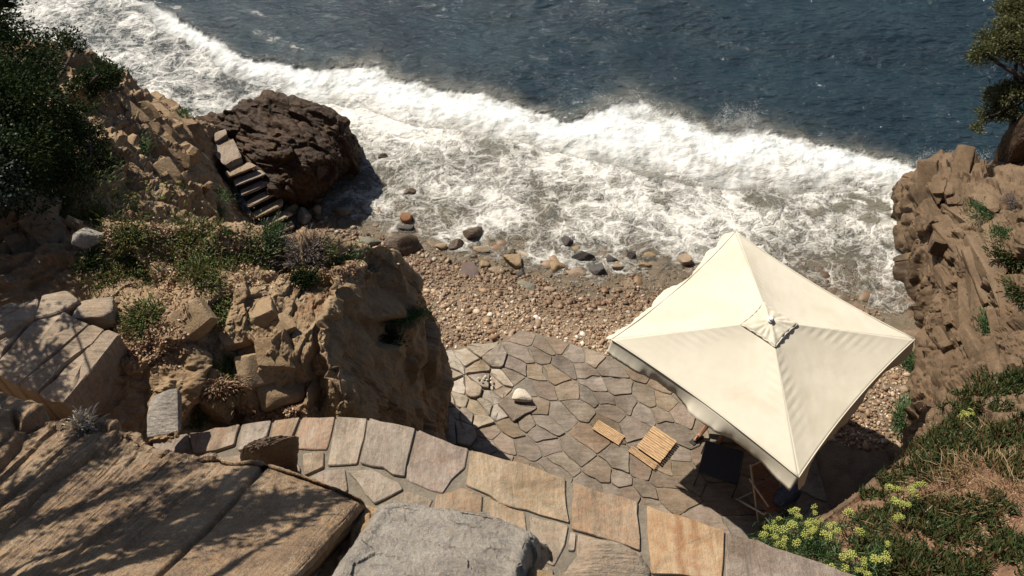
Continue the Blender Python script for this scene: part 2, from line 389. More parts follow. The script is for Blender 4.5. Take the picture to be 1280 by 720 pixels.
def pebblemat():
    m, nt, b = newmat('beach_pebbles')
    r = nd(nt, 'NewGeometry', out='Random Per Island')
    c = ramp(nt, r, [(0, (.09, .06, .04)), (.2, (.23, .135, .075)), (.42, (.33, .215, .125)), (.62, (.25, .18, .125)), (.8, (.41, .29, .18)), (.93, (.50, .40, .29)), (.99, (.66, .60, .52))])
    n = noise(nt, coords(nt, src='World'), 40, 3, .6)
    c = mixc(nt, .35, c, ramp(nt, n, [(.3, (.4, .38, .36)), (.7, (1.0, 1.0, 1.0))]), 'MULTIPLY')
    z = nt.nodes.new('ShaderNodeSeparateXYZ'); nt.links.new(nd(nt, 'NewGeometry'), z.inputs[0])
    n2 = noise(nt, coords(nt, src='World'), 1.5, 4, .6)
    w = ramp(nt, math_(nt, 'ADD', math_(nt, 'ADD', z.outputs[2], .62), math_(nt, 'MULTIPLY_ADD', n2, .5, -.25)), [(.0, 1.0), (.16, 0.0)])
    c = mixc(nt, w, c, mixc(nt, 1.0, c, (.60, .54, .48), 'MULTIPLY'))
    nt.links.new(c, b.inputs['Base Color']); lk(nt, math_(nt, 'MULTIPLY_ADD', w, -.2, .8), b.inputs['Roughness'])
    return m
M['pebble'] = pebblemat()

# ------------------------------------------------------------------ sea and beach
def curve_y(pts, z):
    q = np.array([at(a, b, z) for a, b in pts]); o = np.argsort(q[:, 0]); return q[o]
_shore = curve_y([(300, 285), (390, 285), (430, 300), (470, 308), (520, 322), (580, 338), (640, 350), (700, 366), (760, 372), (840, 372), (960, 385), (1060, 400), (1130, 418)], SL)
_top = curve_y([(-300, -190), (60, -60), (215, 18), (310, 72), (400, 84), (470, 82), (505, 104), (560, 112), (640, 128), (710, 150), (760, 138), (800, 132), (850, 150), (900, 165), (1000, 172), (1080, 190), (1150, 212), (1230, 215), (1400, 300)], SL + .25)
_bot = curve_y([(-300, -160), (60, -40), (215, 42), (290, 92), (350, 118), (450, 136), (520, 156), (590, 168), (640, 172), (700, 190), (800, 216), (900, 226), (1000, 240), (1080, 236), (1140, 246), (1220, 260), (1400, 340)], SL + .05)
def yI(c, x): return np.interp(x, c[:, 0], c[:, 1])
def beach_z(x, y):
    s = (y - yI(_shore, x)) * .93
    P = np.stack([x, y, 0 * x], -1)
    z = np.where(s < 0, SL - .40 * s, SL - .10 * s)
    z = np.minimum(z, -.10 + 0 * z); z = np.maximum(z, -3.0)
    return z + .05 * fbm(P, 1.1, 4, .5, 3) + .02 * fbm(P, 5, 2, .5, 4)
xs = np.linspace(-24, 24, 300); ys = np.linspace(3, 40, 260)
X, Y = np.meshgrid(xs, ys)
Z = beach_z(X.ravel(), Y.ravel())
Vb = np.stack([X.ravel(), Y.ravel(), Z], -1)
M['beachbase'] = rockmat('wet_gravel_bed', [(.13, .10, .07), (.25, .185, .125), (.35, .27, .19), (.28, .185, .115)], 3.0, None, bs=1.0)
beach = link('beach', mesh_np('beach', Vb, gridF(260, 300), M['beachbase'])); beach['kind'] = 'structure'

def seamat():
    m, nt, b = newmat('sea_water')
    a = nd(nt, 'Attribute', attribute_name='sea', out='Color')
    sx = nt.nodes.new('ShaderNodeSeparateColor'); nt.links.new(a, sx.inputs[0])
    foam, shal, thin = sx.outputs[0], sx.outputs[1], sx.outputs[2]
    al = nd(nt, 'Attribute', attribute_name='sea', out='Alpha')           # breaker: solid foam
    v = coords(nt, src='World', scale=(1, 1, .6))
    warp = nd(nt, 'TexNoise', {'Vector': v, 'Scale': .9, 'Detail': 4.0, 'Roughness': .6}, out='Color')
    vw = nd(nt, 'VectorMath', {0: v, 1: nd(nt, 'VectorMath', {0: nd(nt, 'VectorMath', {0: warp, 1: (.5, .5, .5)}, operation='SUBTRACT'), 1: (1.0, .7, .4)}, operation='MULTIPLY')}, operation='ADD')
    warp2 = nd(nt, 'TexNoise', {'Vector': vw, 'Scale': 4.5, 'Detail': 3.0}, out='Color')
    vw2 = nd(nt, 'VectorMath', {0: vw, 1: nd(nt, 'VectorMath', {0: nd(nt, 'VectorMath', {0: warp2, 1: (.5, .5, .5)}, operation='SUBTRACT'), 1: (.35, .3, .2)}, operation='MULTIPLY')}, operation='ADD')
    def lace(sc, w):
        d = nd(nt, 'TexVoronoi', {'Vector': vw2, 'Scale': sc}, feature='DISTANCE_TO_EDGE')
        return ramp(nt, d, [(0.0, 1.0), (w, .35), (w * 3, 0.0)])
    l1, l2, l3 = lace(1.5, .06), lace(3.6, .09), lace(9.0, .13)
    n1 = noise(nt, vw, 1.6, 8, .68, .6); n2 = noise(nt, vw2, 7.0, 8, .7)
    lac = math_(nt, 'MAXIMUM', l1, math_(nt, 'MAXIMUM', math_(nt, 'MULTIPLY', l2, .85), math_(nt, 'MULTIPLY', l3, .6)))
    pat = math_(nt, 'ADD', math_(nt, 'MULTIPLY', lac, .27), math_(nt, 'ADD', math_(nt, 'MULTIPLY', n1, .78), math_(nt, 'MULTIPLY', n2, .38)))
    f = math_(nt, 'ADD', pat, math_(nt, 'MULTIPLY_ADD', foam, 1.15, -1.225))
    f = math_(nt, 'ADD', f, math_(nt, 'MULTIPLY_ADD', noise(nt, v, 22, 5, .7), .30, -.15))
    fm = ramp(nt, f, [(.0, 0.02), (.10, .30), (.30, .72), (.55, 1.0)])
    fm = math_(nt, 'MULTIPLY', fm, ramp(nt, foam, [(.02, 0.0), (.10, 1.0)]))
    mist = ramp(nt, n2, [(.25, .8), (.5, 1.0)])
    fm = math_(nt, 'MAXIMUM', fm, math_(nt, 'MULTIPLY', al, mist))
    deep = ramp(nt, noise(nt, v, .35, 4, .6), [(.3, (.004, .014, .0235)), (.7, (.011, .028, .039))])
    wc = mixc(nt, shal, deep, ramp(nt, n1, [(.3, (.16, .165, .14)), (.7, (.30, .265, .205))]))
    fc = mixc(nt, al, ramp(nt, n2, [(.25, (.50, .51, .48)), (.45, (.67, .655, .615)), (.7, (.76, .74, .695))]), ramp(nt, math_(nt, 'ADD', math_(nt, 'MULTIPLY', n1, .6), math_(nt, 'MULTIPLY', n2, .4)), [(.33, (.40, .46, .46)), (.45, (.62, .645, .64)), (.6, (.75, .745, .73))]))
    nt.links.new(mixc(nt, fm, wc, fc), b.inputs['Base Color'])
    lk(nt, math_(nt, 'MULTIPLY_ADD', fm, .75, .10), b.inputs['Roughness'])
    b.inputs['IOR'].default_value = 1.33
    lk(nt, math_(nt, 'MULTIPLY_ADD', fm, -.35, .5), b.inputs['Specular IOR Level'])
    r1 = noise(nt, coords(nt, src='World', rot=(0, 0, .12), scale=(1.2, 2.6, 1)), 1.6, 5, .55, .5)
    r2 = noise(nt, coords(nt, src='World', rot=(0, 0, -.3), scale=(1.0, 1.8, 1)), 7.0, 5, .6, .4)
    h = math_(nt, 'ADD', math_(nt, 'MULTIPLY', r1, .17), math_(nt, 'MULTIPLY', r2, .05))
    h = math_(nt, 'ADD', math_(nt, 'MULTIPLY', h, math_(nt, 'MULTIPLY_ADD', fm, -.8, 1.0)), math_(nt, 'MULTIPLY', math_(nt, 'MULTIPLY', fm, math_(nt, 'ADD', n2, f)), .035))
    bump(nt, b, h, .9, 1.0)
    tr = nd(nt, 'BsdfTransparent', {'Color': (.93, .94, .92, 1)})
    k = math_(nt, 'MULTIPLY', thin, math_(nt, 'MULTIPLY_ADD', fm, -1.0, 1.0))
    mx = nd(nt, 'MixShader', {0: math_(nt, 'MULTIPLY', k, .9), 1: b.outputs[0], 2: tr})
    nt.links.new(mx, nt.nodes['Material Output'].inputs[0])
    return m
M['sea'] = seamat()

def sea_patch(x0, x1, y0, y1, st):
    nx = int((x1 - x0) / st) + 1; ny = int((y1 - y0) / st) + 1
    X, Y = np.meshgrid(np.linspace(x0, x1, nx), np.linspace(y0, y1, ny)); x, y = X.ravel(), Y.ravel()
    P = np.stack([x, y, 0 * x], -1)
    yt, yb, ysh = yI(_top, x), yI(_bot, x), yI(_shore, x)
    wob = .75 * fbm(P, .8, 6, .62, 11)
    q = (y - yb + wob * .7) / np.maximum(yt - yb, .4)
    # swell seaward
    h = .09 * np.sin(1.5 * y + .35 * x + 2.5 * fbm(P, .25, 3, .5, 5)) + .10 * fbm(rotz(P, .2) * (1, 2.2, 1), .6, 5, .55, 6) + .035 * fbm(rotz(P, -.15) * (1, 2.5, 1), 2.3, 3, .5, 8, 1)
    sea_side = sstep(.9, 1.3, q)
    shore_d = np.clip((y - ysh) / 3.0, 0, 1)
    calm = np.where(q < 1, .25 + .35 * shore_d, 1)
    h = h * calm
    amp = (.28 + .25 * fbm(P * (1, 0, 0), .5, 4, .6, 21)) * sstep(-11, -4, x) ** .5
    amp = np.clip(amp, .12, .5)
    prof = np.where(q < .62, .5 - .5 * np.cos(PI * np.clip((q + .25) / .87, 0, 1)), np.exp(-((q - .62) * np.maximum(yt - yb, .4) / 1.35) ** 2))
    bil = fbm(P, 1.5, 6, .58, 31, 2); bil2 = fbm(P, 5, 4, .6, 33, 2)
    inside = sstep(-.12, .1, q) * (1 - sstep(1.0, 1.07, q))
    z = SL + h + amp * prof * (.85 + .15 * sea_side) + inside * (.05 * bil + .03 * bil2 + .07 * fbm(P, 1.1, 6, .6, 35) + .025 * fbm(P, 8, 3, .6, 36))
    z += (1 - sea_side) * (1 - inside) * (.05 * fbm(P, 1.7, 5, .6, 41) + .02 * fbm(P, 7, 3, .6, 42, 1))
    # swash climbing the beach
    bz = beach_z(x, y)
    s = y - ysh
    z = np.where(s < .7, np.minimum(z, SL + .05 * fbm(P, 1.2, 3, .5, 51) + .06), z)
    dep = z - bz
    big = fbm(P, .55, 4, .55, 61)
    foam = np.zeros(len(x))
    wash = (1 - sstep(-.05, .12, q)) 
    foam += wash * (.60 + .34 * big + .08 * sstep(-.9, -.1, q) * (x > -6))
    foam -= wash * .30 * np.exp(-((q + .30) / .22) ** 2) * sstep(-.1, .4, fbm(P, .8, 3, .5, 66)) * (x > -1)
    foam -= wash * (.24 * (1 - sstep(-.1, .9, s)) + .10 * (1 - sstep(.6, 2.6, s)))
    for a, b, w in ((1063, 247, .26), (1098, 256, .28), (1120, 272, .15), (1050, 258, .12), (1085, 275, .2)):
        c = at(a, b, SL); foam -= .6 * np.exp(-(((x - c[0]) / w) ** 2 + ((y - c[1]) / (w * .8)) ** 2) ** 1.2) * np.clip(.8 + 1.6 * fbm(P, 3.5, 4, .6, 83), 0, 1.2)
    left = sstep(-4.2, -6.0, x)
    foam = np.where(q < .1, foam * (1 - left) + left * wash * (.58 + .30 * big), foam)
    # thin streaks out at sea
    st_ = fbm(rotz(P, .5) * (.6, 1.5, 1), .8, 4, .6, 71)
    foam += sea_side * (.30 * sstep(.18, .5, st_) * np.exp(-np.maximum(y - yt, 0) / 3.2) + .34 * sstep(.1, .45, st_) * sstep(-2, -8, x))
    brk = inside * sstep(-11.5, -9, x)
    brk *= np.clip(1.0 + 1.1 * fbm(P, 1.3, 7, .68, 81), .10, 1) * np.clip(1.25 - 1.1 * sstep(.55, 1.05, q) * (fbm(P, 2.2, 6, .7, 82) + .45), 0, 1)
    brk *= np.clip(1 - .9 * (1 - sstep(.05, .6, q)) * (fbm(P, 1.4, 6, .65, 86) + .55), .05, 1)
    foam = np.maximum(np.clip(foam, 0, .95), inside * (.58 + .25 * fbm(P, 1.1, 5, .6, 87)))
    shal = np.clip(.03 + .9 * sstep(3.5, .1, dep + .0 * x) * sstep(1.6, .4, q) * (1 - .8 * left) + .07 * np.exp(-((q - 1.2) / .5) ** 2), 0, 1)
    thin = np.clip(1.0 - dep / .55, 0, 1) * (q < .2)
    C = np.stack([foam, shal, thin, brk], -1)
    return x, y, z, C, nx, ny, (q, inside, amp)
x, y, z, C, nx, ny, extra = sea_patch(-17.5, 15.5, 9.4, 27, .045)
me = mesh_np('sea', np.stack([x, y, z], -1), gridF(ny, nx), M['sea']); add_attr(me, 'sea', C)
sea = link('sea', me); sea['kind'] = 'structure'
# open water to the horizon, butting against the near sheet
def far_sea():
    xs = np.concatenate([-np.geomspace(1500, 18, 26), np.linspace(-17.5, 15.5, 60), np.geomspace(16, 1500, 26)])
    ys = np.concatenate([[-60, 0, 6, 9.4], np.linspace(10, 27, 24), np.geomspace(27.6, 2500, 40)])
    X, Y = np.meshgrid(xs, ys); nx, ny = len(xs), len(ys)
    V = np.stack([X.ravel(), Y.ravel(), np.full(X.size, SL)], -1)
    F = gridF(ny, nx); c = V[F].mean(1)
    keep = ~((c[:, 0] > -17.5) & (c[:, 0] < 15.5) & (c[:, 1] > 9.4) & (c[:, 1] < 27)) & (c[:, 1] > 9.4)
    me = mesh_np('open_sea', V, F[keep], M['sea']); add_attr(me, 'sea', np.tile([0, .03, 0, 0], (len(V), 1)))
    o = link('open_sea', me); o['kind'] = 'structure'
far_sea()
# spray thrown up by the breaker: one mass of droplets
def spray():
    q, inside, amp = extra
    w = inside * sstep(.45, .9, q) * sstep(-11, -8, x); idx = rng.choice(len(x), 20000, p=w / w.sum())
    P = np.stack([x, y, z], -1)[idx] + rng.normal(0, 1, (20000, 3)) * (.05, .07, .03)
    P[:, 2] += np.abs(rng.exponential(.03, 20000))
    pl = []
    for (a, b, n, sp, hh) in ((775, 128, 2200, .45, .42), (805, 134, 1800, .35, .36), (905, 158, 1500, .25, .7), (930, 156, 1300, .25, .75), (1160, 205, 1500, .5, .45), (1215, 200, 1500, .4, .4), (660, 132, 1500, .5, .2), (490, 92, 900, .35, .2), (850, 150, 700, .4, .22)):
        c = at(a, b, SL + .3); k = max(8, n // 150)
        jx, jy, jh, ja = rng.normal(0, sp, k), rng.normal(0, sp * .4, k), hh * rng.uniform(.3, 1.1, k), rng.normal(0, .6, k)      # single jets of drops
        i = rng.integers(0, k, n); t = rng.random(n) ** 1.4; w = .02 + .07 * t
        pl.append(np.stack([c[0] + jx[i] + np.sin(ja[i]) * t * .45 + rng.normal(0, w), c[1] + jy[i] - .15 * t * t + rng.normal(0, w), c[2] + jh[i] * (2 * t - t * t) - .15 + rng.normal(0, w * .6)], -1))
    P = np.concatenate([P] + pl); n = len(P)
    r = rng.uniform(.0025, .006, n) * rng.uniform(.6, 1.4, n)
    o = np.array([[.94, 0, -.33], [-.47, .82, -.33], [-.47, -.82, -.33], [0, 0, 1]], float)
    V = (P[:, None, :] + o[None] * r[:, None, None]).reshape(-1, 3)
    f = np.array([[0, 1, 3], [1, 2, 3], [2, 0, 3], [1, 0, 2]])
    F = (f[None] + 4 * np.arange(n)[:, None, None]).reshape(-1, 3)
    m, nt, b = newmat('white_spray'); b.inputs['Base Color'].default_value = (.82, .83, .82, 1); b.inputs['Roughness'].default_value = .6
    s = link('sea_spray', mesh_np('sea_spray', V, F, m)); tag(s, 'white droplets of spray thrown up along the breaking wave', 'spray', kind='stuff')
spray()
print('sea', time.time() - T0)

# ------------------------------------------------------------------ faceted rocks
_ico = {}
def ico(sub):
    if sub in _ico: return _ico[sub]
    t = (1 + 5 ** .5) / 2
    V = [(-1, t, 0), (1, t, 0), (-1, -t, 0), (1, -t, 0), (0, -1, t), (0, 1, t), (0, -1, -t), (0, 1, -t), (t, 0, -1), (t, 0, 1), (-t, 0, -1), (-t, 0, 1)]
    V = [np.array(v) / np.linalg.norm(v) for v in V]
    F = [(0, 11, 5), (0, 5, 1), (0, 1, 7), (0, 7, 10), (0, 10, 11), (1, 5, 9), (5, 11, 4), (11, 10, 2), (10, 7, 6), (7, 1, 8), (3, 9, 4), (3, 4, 2), (3, 2, 6), (3, 6, 8), (3, 8, 9), (4, 9, 5), (2, 4, 11), (6, 2, 10), (8, 6, 7), (9, 8, 1)]
    for _ in range(sub):
        c = {}; G = []
        def mid(a, b):
            k = (min(a, b), max(a, b))
            if k not in c:
                m = V[a] + V[b]; V.append(m / np.linalg.norm(m)); c[k] = len(V) - 1
            return c[k]
        for a, b, d in F:
            x, y, z = mid(a, b), mid(b, d), mid(d, a); G += [(a, x, z), (b, y, x), (d, z, y), (x, y, z)]
        F = G
    _ico[sub] = (np.array(V), np.array(F)); return _ico[sub]
def rockgeo(dims, seed, sub=4, planes=12, p=14, rough=.04, box=False, nsc=3.0):
    g = np.random.default_rng(seed)
    D, F = ico(sub)
    N = g.normal(size=(planes, 3)); N /= np.linalg.norm(N, axis=1)[:, None]; H = g.uniform(.62, 1.0, planes)
    if box:
        B = np.array([[1, 0, 0], [-1, 0, 0], [0, 1, 0], [0, -1, 0], [0, 0, 1], [0, 0, -1]], float) + g.normal(0, .10, (6, 3)); B /= np.linalg.norm(B, axis=1)[:, None]
        N = np.concatenate([B, N]); H = np.concatenate([g.uniform(.66, .78, 6), H * 1.05 + .1])
    q = np.maximum(D @ N.T / H, 0)
    r = ((q ** p).sum(1) + .72 ** p) ** (-1 / p)
    V = D * r[:, None]
    V = V * (1 + rough * fbm(V, nsc, 5, .6, seed % 50) + .5 * rough * fbm(V * (1, 1, 3), nsc * 3, 3, .6, seed % 37, 1))[:, None]
    V = V / np.abs(V).max(0) * np.array(dims) / 2
    return V, F
# ------------------------------------------------------------------ rock relief functions
def blocky(P, sc, seed, ax=(1, 1, 1), crack=.05):
    "per block: a step plus a tilted flat face, and the thin joint round it"
    f1, f2, c, tl = cells(P * np.array(ax) * sc, seed)
    return (c - .5) * .8 + tl * .75, -np.exp(-(f2 - f1) / (crack * .6))
def disp_cliff(P, N, u, v):
    Pw = P + .18 * np.stack([fbm(P, 1.4, 3, .5, 1), fbm(P, 1.4, 3, .5, 2), fbm(P, 1.4, 3, .5, 3)], -1)
    b1, k1 = blocky(rotz(Pw, -.6), 1.1, 1, (1, 2.2, 1.6))
    b2, k2 = blocky(rotz(Pw, -.6), 3.2, 2, (1, 2.0, 1.5))
    e = np.clip(np.minimum(u, 1 - u) * 20, 0, 1)
    b3, k3 = blocky(rotz(Pw, -.5), 7.5, 3, (1, 1.8, 1.5))
    return (.32 * b1 + .06 * k1 + .15 * b2 + .03 * k2 + .05 * b3 + .012 * k3 + .14 * fbm(P, .8, 6, .55, 5) + .02 * fbm(P, 9, 4, .6, 6)) * (.4 + .6 * e)
def disp_rcliff(P, N, u, v):
    # bedding planes standing steep and running away from the viewer, cut by a few joints
    Pw = P + .22 * np.stack([fbm(P, .8, 3, .5, 1), fbm(P, .8, 3, .5, 2), fbm(P, .8, 3, .5, 3)], -1)
    Q = rotz(Pw, -.22)
    t = Q[:, 0] * 1.0 + Q[:, 2] * .35
    led = fbm(np.stack([t * 3.5, Q[:, 1] * .35, Q[:, 2] * .4], -1), 1, 5, .55, 12)
    b1, k1 = blocky(Q, .8, 13, (1.9, .7, .9), .05)
    b2, k2 = blocky(Q, 1.9, 14, (2.0, .8, .9), .05)
    b3, k3 = blocky(Q, 5.5, 17, (1.6, .9, .9), .06)
    return .34 * b1 + .11 * k1 + .12 * b2 + .05 * k2 + .03 * b3 + .012 * k3 + .05 * led + .10 * fbm(P, .7, 5, .5, 15) + .012 * fbm(P, 9, 4, .6, 16)
def disp_butt(P, N, u, v):
    Pw = P + .15 * np.stack([fbm(P, 1.6, 3, .5, 1), fbm(P, 1.6, 3, .5, 2), fbm(P, 1.6, 3, .5, 3)], -1)
    b1, k1 = blocky(rotz(Pw, .3), 1.5, 23, (1.3, .8, .9), .05)
    b2, k2 = blocky(Pw, 4.5, 24, (1.2, .9, .9), .07)
    r = fbm(P * (1, 1, .4), 1.1, 5, .55, 25, 1)
    b3, k3 = blocky(Pw, 10, 28, (1.2, .9, .7), .07)
    return (.3 + .7 * sstep(.12, .30, v)) * (.26 * b1 + .035 * k1 + .08 * b2 + .006 * k2 + .02 * b3 + .06 * r + .09 * fbm(P, 1.0, 5, .55, 26) + .035 * fbm(P, 7, 5, .7, 27))
def disp_dark(P, N, u, v):
    Q = rotz(P, .45)
    led = fbm(np.stack([Q[:, 0] * .6, Q[:, 1] * 3.4 + Q[:, 2] * 2.0, Q[:, 2] * .5], -1), 1, 5, .6, 31, 1)
    b1, k1 = blocky(Q, 1.0, 32, (.8, 2.0, 1.4), .06); b2, k2 = blocky(Q, 3, 33, (.8, 1.8, 1.4), .06)
    b3, k3 = blocky(Q, 7, 35, (.8, 1.8, 1.4), .06)
    return .06 * led + .22 * b1 + .05 * k1 + .07 * b2 + .03 * k2 + .03 * b3 + .01 * k3 + .08 * fbm(P, 1.2, 6, .6, 34)

def post_cliff(P):
    Q = rotz(P, -.6)
    return .030 * fbm(Q * (1, 2.4, 1.6), 3.2, 5, .6, 201, 1) + .022 * fbm(P, 13, 4, .65, 202) + .035 * cells(rotz(P + .1 * fbm(P, 2, 3)[:, None], -.6) * (2, 5, 4), 5)[2]
def post_butt(P):
    return .024 * fbm(P, 8, 5, .7, 203) + .016 * fbm(P * (1, 1, .45), 9, 4, .6, 204, 1) + .012 * fbm(P, 26, 3, .6, 205) + .022 * cells((P + .12 * fbm(P, 3, 3)[:, None]) * (3.2, 3.2, 2.2), 6)[2]
def post_rcliff(P):
    Q = rotz(P + .15 * fbm(P, .9, 3)[:, None], -.22); t = Q[:, 0] + Q[:, 2] * .35
    B = np.stack([t * 7, Q[:, 1] * .9, Q[:, 2] * 1.0], -1)
    f1, f2, c, tl = cells(np.stack([t * 4.2, Q[:, 1] * 1.1, Q[:, 2] * 1.3], -1), 7)
    return .055 * fbm(B, 1, 5, .6, 206) + .020 * fbm(B * (2.2, 2, 2), 1, 4, .6, 207, 1) + .04 * (c - .5) + .05 * tl * .3 - .035 * np.exp(-(f2 - f1) / .035) + .014 * fbm(P, 18, 4, .65, 208)
def post_dark(P):
    Q = rotz(P, .45); B = np.stack([Q[:, 0] * .8, Q[:, 1] * 4 + Q[:, 2] * 3, Q[:, 2] * 1.2], -1)
    f1, f2, c, tl = cells(B * (1.6, .7, 1.4), 8)
    return .025 * fbm(B, 1, 5, .6, 209) + .025 * (c - .5) + .02 * tl + .015 * fbm(P, 12, 4, .65, 210)
# ------------------------------------------------------------------ left headland
def soilmask(seed, bias, slope=.72):
    def f(P, N, Q):
        m = bias + .5 * fbm(P, .9, 4, .55, seed) + .9 * (N[:, 2] - slope)
        return np.stack([np.clip(m, 0, 1)] * 3 + [np.ones(len(P))], -1)
    return f
crest = [(-330, 40, 4.6), (-120, 55, 4.2), (30, 66, 3.3), (100, 70, 2.9), (150, 98, 2.2), (197, 127, 1.5), (245, 152, .8), (276, 166, .4)]
back = []
for c in crest:
    p = at(*c); back.append(W3(p[0] - .1, p[1] + 1.0, -1.8))
rowsA = [back, crest,
    [(-330, 150, 5.0), (-120, 150, 4.8), (30, 140, 4.0), (105, 138, 3.3), (160, 155, 2.6), (208, 172, 1.9), (248, 184, 1.1), (278, 212, -.1)],
    [(-330, 250, 5.3), (-120, 240, 5.2), (30, 225, 4.7), (115, 222, 3.9), (180, 228, 3.0), (226, 236, 2.3), (262, 246, 1.3), (300, 262, -.6)],
    [(-330, 330, 5.5), (-120, 310, 5.4), (30, 285, 5.1), (115, 282, 4.6), (190, 280, 3.9), (250, 290, 2.7), (298, 302, .9), (336, 306, -.9)],
    [(-330, 400, 5.6), (-120, 370, 5.4), (25, 335, 5.2), (115, 330, 5.1), (200, 325, 4.7), (265, 328, 4.0), (320, 340, 2.4), (360, 345, -.3)],
    [(-330, 470, 5.6), (-120, 440, 5.3), (25, 400, 4.9), (120, 390, 5.0), (200, 385, 4.95), (260, 385, 4.6), (320, 385, 3.6), (380, 390, 1)],
    [(-330, 540, 5.5), (-120, 510, 5.2), (25, 470, 4.8), (120, 455, 4.9), (200, 450, 4.92), (250, 450, 4.6), (310, 450, 3.9), (380, 450, 2)],
    [(-330, 610, 5.3), (-120, 580, 5.1), (25, 530, 4.7), (110, 515, 4.76), (180, 510, 4.78), (240, 505, 4.55), (300, 500, 4.0), (380, 500, 3)],
    [(-330, 700, 5.2), (-120, 660, 5.0), (20, 600, 4.6), (100, 580, 4.6), (170, 566, 4.58), (230, 558, 4.45), (290, 555, 4.1), (380, 545, 3.5)],
    [(-330, 800, 5.0), (-120, 760, 4.8), (20, 700, 4.3), (100, 680, 4.3), (170, 670, 4.3), (230, 660, 4.2), (290, 650, 4.1), (380, 640, 4.0)]]
def dispA(P, N, u, v):
    k = 1 - .75 * sstep(.42, .55, v)                       # bare earth near the path is smoother
    return disp_cliff(P, N, u, v) * k * (1 - .65 * sstep(.70, .84, u))
headland = sheet('headland', rowsA, 420, 340, M['cliff'], dispA, attr=soilmask(101, .25), post=post_cliff)
# ------------------------------------------------------------------ the sandy rock buttress beside the terrace
r1 = [(150, 304, 4.9), (240, 307, 4.75), (300, 312, 4.6), (350, 316, 4.5), (400, 321, 4.4), (440, 327, 4.3), (470, 331, 4.2), (492, 335, 4.0)]
hb = []
for c in r1:
    p = at(*c); hb.append(W3(p[0], p[1] + .7, -1.0))
rowsB = [hb + [W3(-1.1, 7.2, -1), W3(-1.0, 7.3, -1), W3(-.9, 7.3, -1)],
    r1 + [W3(-1.14, 6.85, 2.9), W3(-1.02, 7.0, 1.4), W3(-1.1, 7.1, -.4)],
    [(150, 340, 5.05), (240, 335, 5.0), (300, 335, 4.9), (350, 338, 4.8), (395, 340, 4.7), (430, 341, 4.55), (458, 340, 4.4), (487, 338, 4.15), W3(-1.12, 6.55, 2.8), W3(-1.0, 6.65, 1.3), W3(-1.15, 6.75, -.2)],
    [(150, 390, 5.1), (230, 383, 5.1), (280, 372, 5.08), (328, 352, 5.0), (365, 350, 4.9), (398, 350, 4.8), (420, 351, 4.75), (434, 353, 4.7), W3(-1.35, 5.8, 3.1), W3(-1.12, 5.95, 1.5), W3(-1.05, 6.2, -.2)],
    [(150, 430, 5.0), (230, 420, 5.0), (270, 408, 4.98), (310, 398, 4.93), (345, 396, 4.9), (375, 397, 4.85), (400, 399, 4.82), (420, 401, 4.8), W3(-1.42, 5.2, 3.1), W3(-1.15, 5.4, 1.5), W3(-.95, 5.6, -.2)],
    [(170, 480, 4.82), (240, 470, 4.84), (280, 455, 4.72), (310, 445, 4.72), (345, 440, 4.74), (375, 436, 4.76), (395, 434, 4.78), (410, 435, 4.78), W3(-1.48, 4.95, 3.1), W3(-1.15, 5.0, 1.5), W3(-.95, 5.2, -.2)],
    [(190, 512, 4.70), (250, 505, 4.68), (285, 495, 4.5), (320, 490, 4.5), (350, 485, 4.5), (380, 480, 4.5), (410, 485, 4.5), (433, 492, 4.5), W3(-1.42, 4.5, 3.1), W3(-1.15, 4.6, 1.5), W3(-.95, 4.7, -.2)],
    [(210, 545, 4.46), (260, 535, 4.44), (290, 528, 4.25), (320, 524, 4.25), (350, 521, 4.25), (380, 520, 4.25), (410, 520, 4.25), (434, 522, 4.25), W3(-1.42, 4.1, 3), W3(-1.15, 4.2, 1.5), W3(-.95, 4.3, -.2)],
    [(210, 590, 4.0), (260, 580, 4.0), (290, 575, 4.0), (320, 570, 4.0), (350, 570, 4.0), (380, 570, 4.0), (410, 570, 4.0), (440, 570, 4.0), W3(-1.3, 3.6, 3), W3(-1.1, 3.6, 1.5), W3(-.95, 3.6, -.2)]]
buttress = sheet('rock_buttress', rowsB, 360, 420, M['buttress'], disp_butt, attr=soilmask(102, .12, .8), post=post_butt)
tag(buttress, 'sandy brown rock buttress between beach and curved path, its right face in deep shade', 'cliff')
del buttress['kind']
